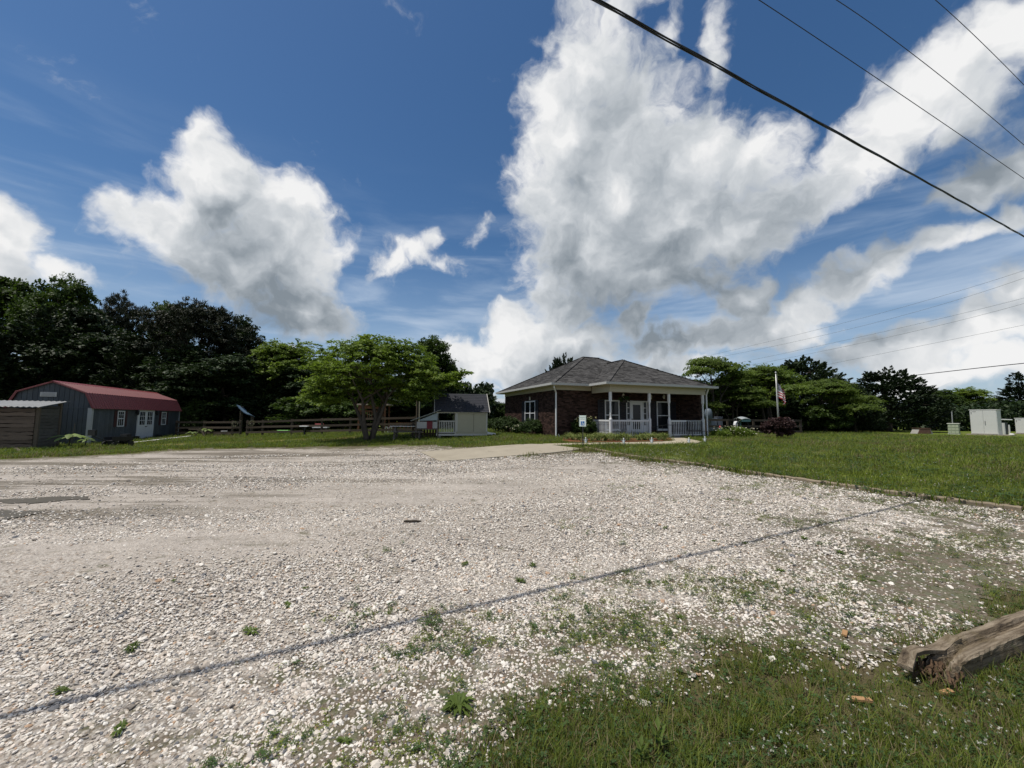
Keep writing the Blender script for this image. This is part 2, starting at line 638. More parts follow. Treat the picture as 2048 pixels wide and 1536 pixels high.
def build_ground():
    NA, NR = 900, 175
    ang = np.linspace(0, 2 * np.pi, NA, endpoint=False)
    rad = 0.35 * (900 / 0.35) ** (np.arange(NR) / (NR - 1))
    A, Rr = np.meshgrid(ang, rad)
    X, Y = Rr * np.sin(A), Rr * np.cos(A)
    Z = terr(X, Y) + (fbm(X * .5, Y * .5, 3) - .5) * .03 * np.clip(Rr / 4, 0, 1)
    dg = gravel_depth(X, Y)
    bare = np.clip(1 - dist_line(BARE, X, Y) / (0.5 + .6 * vnoise(X * .8, Y * .8)), 0, 1)
    V = np.stack([X, Y, Z], -1).reshape(-1, 3)
    i, j = np.meshgrid(np.arange(NR - 1), np.arange(NA), indexing='ij')
    j2 = (j + 1) % NA
    Q = np.stack([i * NA + j, i * NA + j2, (i + 1) * NA + j2, (i + 1) * NA + j], -1).reshape(-1, 4)
    inner = [k for k in range(NA)]

    def mk(name, faces, dz, mat, attrs, centre=False):
        used = np.unique(faces)
        mp = np.full(len(V), -1)
        mp[used] = np.arange(len(used))
        me = bpy.data.meshes.new(name)
        v = V[used].copy()
        v[:, 2] += dz
        f = [tuple(q) for q in mp[faces].tolist()]
        if centre:
            f.append(tuple(mp[inner].tolist()))
        me.from_pydata(v.tolist(), [], f)
        for an, arr in attrs.items():
            at_ = me.attributes.new(an, 'FLOAT', 'POINT')
            at_.data.foreach_set('value', arr.reshape(-1)[used].astype(np.float32))
        me.polygons.foreach_set('use_smooth', [True] * len(me.polygons))
        me.materials.append(mat)
        o = link(name, me)
        struct(o)
        return o
    # ---- grassy soil
    m, t, p = bsdf('grass_soil')
    tc = t.new('ShaderNodeTexCoord')
    v = tc.outputs['Object']
    n1, n2, n3 = t.noise(v, 0.35, 5, .6), t.noise(v, 2.6, 6, .65), t.noise(v, 28, 4, .7)
    c = t.ramp(n2, [(.3, (.068, .10, .014)), (.5, (.12, .16, .022)), (.72, (.185, .205, .038))])
    c = t.mixc(t.smooth(n1, .48, .70), c, (.17, .165, .055))
    c = t.mixc(t.math('MULTIPLY', t.smooth(n3, .35, .7), .75), c, (.035, .055, .01))
    at_ = t.new('ShaderNodeAttribute', attribute_name='bare')
    c = t.mixc(t.math('MULTIPLY', at_.outputs['Fac'], t.smooth(n2, .3, .6)), c, (.30, .19, .10))
    ed = t.new('ShaderNodeAttribute', attribute_name='depth')
    nearg = t.math('MULTIPLY', t.smooth(ed.outputs['Fac'], -1.6, .1), t.smooth(n2, .42, .6))
    c = t.mixc(nearg, c, (.105, .082, .05))
    sx = t.new('ShaderNodeSeparateXYZ')
    t.link(v, sx.inputs[0])
    verge = t.math('MULTIPLY', t.smooth(t.math('SUBTRACT', sx.outputs[1], t.math('MULTIPLY', sx.outputs[0], .40)), 3.2, 1.8), t.smooth(n2, .62, .4))
    c = t.mixc(t.math('MULTIPLY', verge, .9), c, (.085, .066, .038))
    t.link(c, p.inputs['Base Color'])
    p.inputs['Roughness'].default_value = .95
    p.inputs['Specular IOR Level'].default_value = .1
    b = t.new('ShaderNodeBump')
    b.inputs['Strength'].default_value = .8
    b.inputs['Distance'].default_value = .05
    t.link(t.noise(v, 22, 5, .7), b.inputs['Height'])
    t.link(b.outputs[0], p.inputs['Normal'])
    mk('ground', Q, 0, m, {'bare': bare, 'depth': dg}, True)
    # ---- gravel
    m, t, p = bsdf('crushed_stone')
    tc = t.new('ShaderNodeTexCoord')
    v = tc.outputs['Object']
    wv = t.vmath('ADD', v, t.vmath('SCALE', t.noise(v, 25, 2, .5, 0, 1), .03))

    def vor(scale, feat='F1'):
        n = t.new('ShaderNodeTexVoronoi', feature=feat)
        n.inputs['Scale'].default_value = scale
        t.link(wv, n.inputs['Vector'])
        return n
    va, vb = vor(42), vor(85)
    stops = [(0, (.40, .375, .34)), (.25, (.50, .48, .445)), (.42, (.22, .205, .19)), (.55, (.38, .34, .30)), (.7, (.28, .26, .24)), (.8, (.47, .455, .43)), (.9, (.12, .12, .125)), (.95, (.33, .26, .20))]

    def cellcol(n):
        s = t.new('ShaderNodeSeparateColor')
        t.link(n.outputs['Color'], s.inputs[0])
        return t.ramp(s.outputs[0], stops, 'CONSTANT')
    n1 = t.noise(v, 1.3, 6, .65)
    c = t.mixc(t.smooth(n1, .35, .65), cellcol(va), cellcol(vb))
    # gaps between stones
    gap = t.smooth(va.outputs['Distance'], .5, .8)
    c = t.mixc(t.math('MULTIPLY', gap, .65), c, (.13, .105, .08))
    # compacted dusty wheel tracks running along the drive
    mp = t.new('ShaderNodeMapping')
    mp.inputs['Rotation'].default_value = (0, 0, -R(14))
    mp.inputs['Scale'].default_value = (.13, 1.0, 1.0)
    t.link(v, mp.inputs[0])
    tr = t.noise(mp.outputs[0], 1.15, 6, .62)
    sx = t.new('ShaderNodeSeparateXYZ')
    t.link(v, sx.inputs[0])
    s_left = t.math('SUBTRACT', t.math('MULTIPLY', sx.outputs[1], .75), t.math('MULTIPLY', sx.outputs[0], .9))
    zone = t.smooth(s_left, 2.0, 8.5)
    trk = t.math('MULTIPLY', t.smooth(tr, .42, .56), zone)
    fn = t.noise(v, 9, 8, .75)
    dust = t.mixc(t.smooth(fn, .3, .7), (.32, .295, .27), (.50, .468, .435))
    dust = t.mixc(t.smooth(t.noise(mp.outputs[0], 2.9, 4, .6), .55, .75), dust, (.185, .17, .142))
    c = t.mixc(t.math('MULTIPLY', trk, .62), c, dust)
    wet = t.math('MULTIPLY', t.smooth(t.noise(mp.outputs[0], .9, 6, .62), 0.47, .58), t.smooth(s_left, 6, 12))
    c = t.mixc(t.math('MULTIPLY', wet, .85), c, (.12, .106, .083))
    # soil and moss creeping in from the edges
    ed = t.new('ShaderNodeAttribute', attribute_name='depth')
    n5 = t.noise(v, 3.2, 8, .72)
    creep = t.math('ADD', t.smooth(ed.outputs['Fac'], 2.2, 0.0), 0.0)
    zr = t.math('MULTIPLY', t.smooth(sx.outputs[0], 1.6, 4.6), t.smooth(sx.outputs[1], 9.0, 6.0))
    creep = t.math('ADD', creep, t.math('MULTIPLY', zr, .5))
    soil = t.smooth(t.math('ADD', n5, t.math('MULTIPLY', creep, .26)), .55, .70)
    soilc = t.mixc(t.smooth(t.noise(v, 7, 4, .6), .42, .6), (.095, .072, .046), (.058, .070, .022))
    c = t.mixc(t.math('MULTIPLY', soil, .8), c, soilc)
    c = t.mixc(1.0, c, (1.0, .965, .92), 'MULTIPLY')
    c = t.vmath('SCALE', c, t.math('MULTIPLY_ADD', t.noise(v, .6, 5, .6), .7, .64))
    t.link(c, p.inputs['Base Color'])
    p.inputs['Roughness'].default_value = .9
    p.inputs['Specular IOR Level'].default_value = .2
    b = t.new('ShaderNodeBump')
    b.inputs['Strength'].default_value = .9
    b.inputs['Distance'].default_value = .012
    h = t.math('SUBTRACT', 1.0, t.math('ADD', va.outputs['Distance'], t.math('MULTIPLY', vb.outputs['Distance'], .5)))
    t.link(h, b.inputs['Height'])
    t.link(b.outputs[0], p.inputs['Normal'])
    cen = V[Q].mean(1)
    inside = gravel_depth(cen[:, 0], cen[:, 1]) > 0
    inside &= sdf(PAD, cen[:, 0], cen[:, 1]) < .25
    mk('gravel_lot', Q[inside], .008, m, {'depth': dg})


build_ground()


def sheet(name, poly, dz, mat, n=40, thick=0.0):
    """flat patch that follows the terrain, as a fan of short strips"""
    import bmesh
    bm = bmesh.new()
    vs = []
    P = []
    for i in range(len(poly)):
        a, b = np.array(poly[i]), np.array(poly[(i + 1) % len(poly)])
        k = max(1, int(np.hypot(*(b - a)) / .35))
        for q in range(k):
            P.append(a + (b - a) * q / k)
    for p_ in P:
        vs.append(bm.verts.new((p_[0], p_[1], 0)))
    f = bm.faces.new(vs)
    bmesh.ops.triangulate(bm, faces=[f])
    for _ in range(2):
        bmesh.ops.subdivide_edges(bm, edges=[e for e in bm.edges if e.calc_length() > .5], cuts=1, use_grid_fill=True)
        bmesh.ops.triangulate(bm, faces=bm.faces[:])
    for v in bm.verts:
        v.co.z = tz(v.co.x, v.co.y) + dz
    bmesh.ops.recalc_face_normals(bm, faces=bm.faces[:])
    if thick:
        r = bmesh.ops.extrude_face_region(bm, geom=bm.faces[:])
        for e in r['geom']:
            if isinstance(e, bmesh.types.BMVert):
                e.co.z += thick
        bmesh.ops.recalc_face_normals(bm, faces=bm.faces[:])
    me = bpy.data.meshes.new(name)
    bm.to_mesh(me)
    bm.free()
    me.materials.append(mat)
    return struct(link(name, me))


concrete = pm('old_concrete', (.30, .265, .205), .9, .22, 1.4, .4, 70, .2, dirt=((.22, .19, .14), .6))
sheet('concrete_pad', PAD, -.03, concrete, thick=.06)
sheet('concrete_path', PATH, -.03, pm('path_concrete', (.34, .30, .225), .9, .2, 2.0, .3, 60, .2), thick=.065)
sheet('mulch_bed', MULCH, -.02, pm('red_mulch', (.16, .065, .035), .95, .5, 14, .9, 40, .1), thick=.07)
# joint grooves of the pad: shallow dark saw cuts
mb = MB()
for (a, b) in (((975, 903.5), (1041, 910.5)),):
    pa, pb = gnd(*a), gnd(*b)
    mb.beam(pa + Vector((0, 0, .026)), pb + Vector((0, 0, .026)), .03, .012)
struct(mb.build('pad_joint', pm('joint_dirt', (.10, .085, .06), .95)))
# puddles in the lot
PUDDLES = []
water = pm('muddy_water', (.115, .10, .074), .28, .2, 2, 0, 10, .5)
for pts in ([(-60, 1018), (0, 1021.5), (40, 1022), (78, 1024), (60, 1030), (45, 1037), (10, 1046), (-60, 1056)], [(-60, 999), (30, 998.5), (110, 996.5), (150, 994), (190, 993), (185, 998), (150, 1002), (120, 1004.5), (40, 1006.5), (-60, 1010)]):
    poly = gpoly(pts)
    q = []
    for i in range(len(poly)):
        a, b = poly[i], poly[(i + 1) % len(poly)]
        for k in range(22):
            w = a + (b - a) * k / 22
            q.append(w + (np.array([fbm(w[0] * 3, w[1] * 3), fbm(w[0] * 3 + 50, w[1] * 3)]) - .5) * .6)
    PUDDLES.append(np.array(q))
    sheet('puddle', np.array(q), .015, water)


# ------------------------------------------------------------------ shared paints
M_white = pm('white_paint', (.62, .63, .645), .5, .08, 5, .05, 40, .4)
M_cream = pm('cream_trim', (.42, .395, .31), .55, .08, 4, .05, 40, .35)
M_gutter = pm('gutter_metal', (.42, .42, .405), .4, .08, 4, 0, 1, .5)
M_black = pm('black_metal', (.015, .015, .017), .45, .2, 10, .1, 60, .4)
M_dark = pm('dark_shutter', (.016, .018, .026), .55, .15, 10, .2, 40, .35)
M_glass = pm('window_glass', (.012, .015, .018), .08, .1, 2, 0, 1, .35)
M_mortar = pm('mortar', (.10, .085, .073), .95, .25, 12, .4, 90, .1)
M_brick = pm('red_brown_brick', (.046, .0275, .0225), .9, .3, 9, .5, 80, .1, island=.65)
M_wood = pm('weathered_wood', (.11, .09, .07), .9, .3, 5, .5, 50, .15, stretch=(1, 1, 6))
M_rail = pm('fence_wood', (.075, .060, .047), .9, .3, 6, .5, 50, .15, obrand=.25)
M_bark = pm('tree_bark', (.06, .05, .04), .95, .35, 9, .9, 30, .1)
M_bark_l = pm('pale_bark', (.075, .064, .053), .95, .35, 7, .8, 24, .1)

U = Vector((.9367, .350, 0))
Vv = Vector((-.350, .9367, 0))
HRZ = math.atan2(.35, .9367)


# ------------------------------------------------------------------ brick house
def build_house():
    o = Vector((2.44, 22.0, .48))
    T = thing('brick_house', 'one-storey brown brick house with grey hip roof and white porch', 'house', o, HRZ)
    W, D, EV = 9.6, 8.4, 2.9
    # walls (backing behind the bricks), one connected shell with the porch end wall
    b = MB()
    b.prism([(0.02, .02), (W - .02, .02), (W - .02, D - .02), (.02, D - .02)], -.3, EV - .02)
    b.build('wall', M_mortar, T)
    b = MB().box(8.57, 8.80, -1.62, .015, -.3, 2.66)
    b.build('porch_end_wall', M_mortar, T)
    # openings on each face: (a0, a1, z0, z1)
    wl = [(2.78, 4.46, .62, 2.15)]
    wf = [(3.10, 4.10, .42, 2.15), (4.55, 6.08, .10, 2.14), (6.78, 7.78, .42, 2.15)]
    fr = random.Random(3)
    bk = MB()

    def bricks(a0, a1, z0, z1, holes, put):
        z, row = z0, 0
        while z < z1 - .03:
            a = a0 - (.105 if row % 2 else 0)
            while a < a1:
                s, e = max(a, a0), min(a + .2, a1)
                if e - s > .04 and not any(h[0] - .02 < e and h[1] + .02 > s and h[2] - .06 < z and h[3] > z - .02 for h in holes):
                    put(s, e, z, z + .066, .012 + fr.random() * .008)
                a += .211
            z += .077
            row += 1
    bricks(0, D, -.1, 2.64, wl, lambda s, e, z, y, d: bk.box(-d, .019, s, e, z, y))
    bricks(0.012, 2.3, -.1, 2.64, wf, lambda s, e, z, y, d: bk.box(s, e, -d, .019, z, y))
    bricks(2.3, 8.56, .1, 2.64, wf, lambda s, e, z, y, d: bk.box(s, e, -d, .019, z, y))
    bricks(-1.62, -.02, .1, 2.64, [], lambda s, e, z, y, d: bk.box(8.57 - d, 8.5695, s, e, z, y))
    bricks(8.58, 8.80, -.1, 2.64, [], lambda s, e, z, y, d: bk.box(s, e, -1.62 - d, -1.6205, z, y))
    bk.build('brickwork', M_brick, T, kind='stuff')

    # windows
    def window_front(x0, x1, z0, z1):
        f = MB().ring(x0, x1, z0, z1, .07, -.045, .018).build('window', M_white, T)
        MB().box(x0 + .06, x1 - .06, -.012, -.004, z0 + .06, z1 - .06).build('pane', M_glass, f)
        MB().box(x0 + .07, x1 - .07, -.035, -.013, (z0 + z1) / 2 - .025, (z0 + z1) / 2 + .025).build('meeting_rail', M_white, f)
        MB().box(x0 - .05, x1 + .05, -.09, -.046, z0 - .05, z0 + .012).build('sill', M_white, f)
        for s in (x0 - .46, x1 + .04):
            sh = MB().ring(s, s + .42, z0, z1, .06, -.06, -.021).build('shutter', M_dark, T)
            lo = MB()
            for k in range(22):
                z = z0 + .08 + k * (z1 - z0 - .16) / 22
                lo.box(s + .055, s + .365, -.052, -.025, z, z + .045)
            lo.build('louvres', M_dark, sh, kind='stuff')
    for (x0, x1, z0, z1) in (wf[0], wf[2]):
        window_front(x0, x1, z0, z1)
    y0, y1, z0, z1 = wl[0]
    f = MB().ring(y0, y1, z0, z1, .07, -.045, .018, axis='x').build('window', M_white, T)
    MB().box(-.012, -.004, y0 + .06, y1 - .06, z0 + .06, z1 - .06).build('pane', M_glass, f)
    MB().box(-.04, -.013, (y0 + y1) / 2 - .05, (y0 + y1) / 2 + .05, z0 + .07, z1 - .07).build('mullion', M_white, f)
    for s in (y0 + .07, (y0 + y1) / 2 + .051):
        MB().box(-.033, -.013, s, s + .719, (z0 + z1) / 2 - .022, (z0 + z1) / 2 + .022).build('meeting_rail', M_white, f)
    MB().box(-.09, -.046, y0 - .05, y1 + .05, z0 - .05, z0 + .012).build('sill', M_white, f)
    for s in (y0 - .46, y1 + .04):
        sh = MB().ring(s, s + .42, z0, z1, .06, -.06, -.021, axis='x').build('shutter', M_dark, T)
        lo = MB()
        for k in range(22):
            z = z0 + .08 + k * (z1 - z0 - .16) / 22
            lo.box(-.052, -.025, s + .055, s + .365, z, z + .045)
        lo.build('louvres', M_dark, sh, kind='stuff')
    # keystone above the side window, and the front lamps
    MB().prism([(3.56, 2.20), (3.68, 2.20), (3.71, 2.42), (3.53, 2.42)], -.06, -.021, axis='x').build('keystone', M_cream, T)
    # door with sidelights
    x0, x1, z0, z1 = wf[1]
    f = MB().ring(x0, x1, z0, z1, .07, -.06, .018).build('door_frame', M_white, T)
    for s in (x0 + .27, x1 - .33):
        MB().box(s, s + .06, -.055, .012, z0 + .07, z1 - .07).build('door_post', M_white, f)
    for s in (x0 + .07, x1 - .27):
        MB().box(s, s + .2, -.012, -.004, z0 + .6, z1 - .07).build('sidelight', M_glass, f)
        MB().box(s, s + .2, -.02, -.004, z0 + .07, z0 + .599).build('side_panel', M_white, f)
        for k in range(1, 4):
            z = z0 + .6 + k * (z1 - z0 - .67) / 4
            MB().box(s, s + .2, -.03, -.0125, z - .02, z + .02).build('glazing_bar', M_white, f)
    d = MB().ring(x0 + .33, x1 - .33, z0 + .02, z1 - .072, .16, -.03, .0, wb=.34).build('front_door', M_white, T)
    MB().box(x0 + .485, x1 - .485, -.018, -.008, z0 + .355, z1 - .225).build('door_glass', M_glass, d)
    MB().tube([(x0 + .41, -.031, z0 + .95), (x0 + .41, -.075, z0 + .95)], [.03, .035], 10).build('handle', M_black, d)
    # porch floor, step
    MB().box(2.25, 8.83, -1.86, -.0235, -.3, .085).build('porch_floor', pm('porch_slab', (.36, .34, .31), .85, .15, 3, .2), T)
    MB().box(6.1, 7.5, -2.2, -1.862, -.3, -.02).build('porch_step', MATS['porch_slab'], T)
    # frieze under the eaves, soffits, fascia and gutter
    fz = MB()
    fz.prism([(-.03, D), (-.03, -.03), (2.2, -.03), (2.2, .0), (0, 0), (0, D)], 2.645, EV - .03)
    fz.build('frieze_board', M_cream, T)
    pb = MB()
    pb.prism([(2.24, -.031), (2.24, -1.80), (8.84, -1.80), (8.84, -.031), (8.62, -.031), (8.62, -1.60), (2.44, -1.60), (2.44, -.031)], 2.5, EV - .031)
    pb.build('porch_beam', M_cream, T)
    MB().box(2.445, 8.615, -1.595, -.03, 2.60, 2.63).build('porch_ceiling', M_cream, T)
    ex0, ex1, ey0, ey1 = -.45, W + .45, -.45, D + .45
    px0, px1, py0 = 1.86, 9.25, -2.13
    eave = [(ex0, ey1), (ex0, ey0), (px0, ey0), (px0, py0), (px1, py0), (px1, ey0), (ex1, ey0), (ex1, ey1)]
    sf = MB()
    sf.prism(eave, EV - .03, EV - .005)
    sf.build('soffit', M_cream, T)

    def band(name, path, off0, off1, z0_, z1_, mat, closed=True):
        # a strip running round the eave, mitred at the corners
        n = len(path)
        mbx = MB()
        P = [Vector((p[0], p[1])) for p in path]
        rings = []
        for i in range(n):
            a, c, e = P[i - 1], P[i], P[(i + 1) % n]
            d1, d2 = (c - a).normalized(), (e - c).normalized()
            n1, n2 = Vector((-d1.y, d1.x)), Vector((-d2.y, d2.x))
            mnorm = (n1 + n2) / (1 + n1.dot(n2))
            rings.append([(c - mnorm * off0, z0_), (c - mnorm * off1, z0_), (c - mnorm * off1, z1_), (c - mnorm * off0, z1_)])
        for r in rings:
            for (q, z) in r:
                mbx.v.append((q.x, q.y, z))
        for i in range(n):
            j = (i + 1) % n
            for k in range(4):
                k2 = (k + 1) % 4
                mbx.f.append((i * 4 + k, j * 4 + k, j * 4 + k2, i * 4 + k2))
        return mbx.build(name, mat, T)
    # orientation: path above runs anticlockwise seen from above when outward normal is to the right
    s = 1 if sum(eave[i][0] * eave[(i + 1) % 8][1] - eave[(i + 1) % 8][0] * eave[i][1] for i in range(8)) > 0 else -1
    band('fascia', eave, 0, s * .02, EV - .06, EV + .09, M_cream)
    band('gutter', eave, s * .021, s * .125, EV - .035, EV + .085, M_gutter)
    # ---- roof
    sl = .5
    zr = EV + .07
    yc = (ey0 + ey1) / 2
    hy = (ey1 - ey0) / 2
    xr0, xr1, zrg = ex0 + hy, ex1 - hy, zr + sl * hy
    pc = (px0 + px1) / 2
    hp = (px1 - px0) / 2
    zp = zr + sl * hp
    ypk = py0 + hp
    yv = ey0 + hp      # where the porch ridge meets the main slope
    rf = MB()
    A, Bq, C, Dq = (ex0, ey0, zr), (ex1, ey0, zr), (ex1, ey1, zr), (ex0, ey1, zr)
    R0, R1 = (xr0, yc, zrg), (xr1, yc, zrg)
    v0, v1, vm = (px0, ey0, zr), (px1, ey0, zr), (pc, yv, zp)
    p0, p1, pk = (px0, py0, zr), (px1, py0, zr), (pc, ypk, zp)
    vs = [A, Bq, C, Dq, R0, R1, v0, v1, vm, p0, p1, pk]
    low = [(x, y, z - .05) for (x, y, z) in (A, Bq, C, Dq, v0, v1, p0, p1)]
    rf.v = vs + low
    rf.f = [(0, 6, 8, 5, 4), (8, 7, 1, 5), (1, 2, 5), (2, 3, 4, 5), (3, 0, 4), (6, 9, 11, 8), (9, 10, 11), (10, 7, 8, 11),
            (12, 0, 3, 15), (0, 12, 16, 6), (6, 16, 18, 9), (9, 18, 19, 10), (10, 19, 17, 7), (7, 17, 13, 1), (1, 13, 14, 2), (2, 14, 15, 3),
            (12, 15, 14, 13, 17, 19, 18, 16)]
    M_sh = pm('grey_shingle', (.062, .060, .058), .95, .35, 7, .6, 130, .12, island=.5)
    roof = rf.build('roof', M_sh, T, fix=False)
    # shingle tabs course by course
    tabs = MB()

    def course(face, origin, along, upslope):
        nrm = along.cross(upslope).normalized()
        if nrm.z < 0:
            nrm = -nrm
        P2 = [((Vector(p) - origin).dot(along), (Vector(p) - origin).dot(upslope)) for p in face]
        umin, umax = min(p[0] for p in P2), max(p[0] for p in P2)
        tmax = max(p[1] for p in P2)
        poly = np.array(P2)
        rows = int(tmax / .145)
        for r_ in range(rows + 1):
            tlo = r_ * .145 - .012
            u = umin - fr.random() * .3
            while u < umax:
                wd = .16 + fr.random() * .22
                cu, ct = u + wd / 2, tlo + .08
                if sdf(poly, np.array([cu]), np.array([max(ct, .02)]))[0] > .0:
                    h = .010 + fr.random() * .010
                    g0 = origin + along * (u + .004) + upslope * tlo
                    g1 = origin + along * (u + wd - .004) + upslope * tlo
                    up_ = upslope * .165
                    i = len(tabs.v)
                    tabs.v += [tuple(g0 + nrm * .001), tuple(g1 + nrm * .001), tuple(g1 + nrm * h), tuple(g0 + nrm * h), tuple(g1 + up_ + nrm * .003), tuple(g0 + up_ + nrm * .003)]
                    tabs.f += [(i, i + 1, i + 2, i + 3), (i + 3, i + 2, i + 4, i + 5), (i, i + 3, i + 5), (i + 1, i + 4, i + 2)]
                u += wd
    k = 1 / math.sqrt(1 + sl * sl)
    course([A, v0, vm, R1, R0], Vector(A), Vector((1, 0, 0)), Vector((0, k, sl * k)))
    course([vm, v1, Bq, R1], Vector(A), Vector((1, 0, 0)), Vector((0, k, sl * k)))
    course([A, Dq, R0], Vector(A), Vector((0, 1, 0)), Vector((k, 0, sl * k)))
    course([p0, v0, vm, pk], Vector(p0), Vector((0, 1, 0)), Vector((k, 0, sl * k)))
    course([p0, p1, pk], Vector(p0), Vector((1, 0, 0)), Vector((0, k, sl * k)))
    course([p1, v1, vm, pk], Vector(p1), Vector((0, 1, 0)), Vector((-k, 0, sl * k)))
    tabs.build('shingles', M_sh, roof, kind='stuff')
    # hip and ridge caps
    cap = MB()
    for a, c in ((A, R0), (Bq, R1), (R0, R1), (p0, pk), (p1, pk), (pk, vm), (Dq, R0)):
        a, c = Vector(a), Vector(c)
        n = int((c - a).length / .2)
        for i in range(n):
            q0, q1 = a.lerp(c, i / n), a.lerp(c, (i + 1.25) / n)
            cap.beam(q0 + Vector((0, 0, .022)), q1 + Vector((0, 0, .014)), .24, .014)
    cap.build('ridge_caps', M_sh, roof, kind='stuff')
    # downspouts
    dsp = MB().tube([(-.3, -.35, EV - .03), (-.3, -.35, EV - .16), (-.06, -.09, EV - .42), (-.06, -.09, 0.05), (-.08, -.3, -.02)], .045, 8)
    dsp.build('downspout', M_white, T)
    MB().tube([(8.92, -1.95, EV - .04), (8.92, -1.78, 2.5), (8.92, -1.78, .05)], .04, 8).build('downspout', M_white, T)
    # columns: turned posts, square at the ends
    prof = [(.075, .085), (.075, .16), (.068, .165), (.068, .98), (.075, 1.0), (.075, 1.06), (.05, 1.12), (.042, 1.25), (.05, 1.32), (.046, 1.36), (.055, 1.5), (.048, 1.75), (.042, 1.85), (.052, 1.9), (.048, 1.95), (.068, 2.0), (.068, 2.5)]
    sq = [1, 1, 1, 1, .9, .4, 0, 0, 0, 0, 0, 0, 0, 0, .2, 1, 1]
    xs = [2.34, 4.87, 6.22, 8.70]
    for x in xs:
        MB().lathe(prof, 16, (x, -1.70, 0), sq).build('porch_column', M_white, T)
    bal = MB().lathe([(.022, 0), (.022, .12), (.016, .16), (.021, .38), (.016, .56), (.022, .6), (.022, .72)], 8, sq=[1, 1, 0, 0, 0, 1, 1])
    bal_me = None

    def rail(a, c):
        nonlocal bal_me
        a, c = Vector(a), Vector(c)
        rl = MB().beam(a + Vector((0, 0, .97)), c + Vector((0, 0, .97)), .085, .09).build('porch_railing', M_white, T)
        MB().beam(a + Vector((0, 0, .19)), c + Vector((0, 0, .19)), .05, .06).build('bottom_rail', M_white, rl)
        L = (c - a).length
        n = int(round(L / .125))
        for i in range(n):
            q = a.lerp(c, (i + .5) / n)
            if bal_me is None:
                ob = bal.build('baluster', M_white, rl)
                bal_me = ob.data
            else:
                ob = link('baluster', bal_me, rl)
            ob.location = (q.x, q.y, .21)
    rail((2.34, -.03, 0), (2.34, -1.62, 0))
    rail((2.42, -1.70, 0), (4.79, -1.70, 0))
    rail((6.30, -1.70, 0), (8.62, -1.70, 0))
    # wall lamps beside the door and windows
    for x, y, z in ((4.33, -.08, 2.42), (6.3, -.08, 2.38), (7.28, -.08, 2.42)):
        lm = MB().lathe([(.03, -.12), (.055, -.1), (.07, .08), (.05, .12), (.012, .16)], 10, (x, y - .04, z)).build('wall_lamp', pm('lamp_white', (.62, .62, .6), .3), T)
        MB().box(x - .04, x + .04, -.06, -.0205, z - .06, z + .06).build('lamp_bracket', M_white, lm)
    return T


HOUSE = build_house()


def hp(x, y, z=0.0):
    """point in the house's own frame to world"""
    return Vector((2.44, 22.0, .48)) + U * x + Vv * y + Vector((0, 0, z))


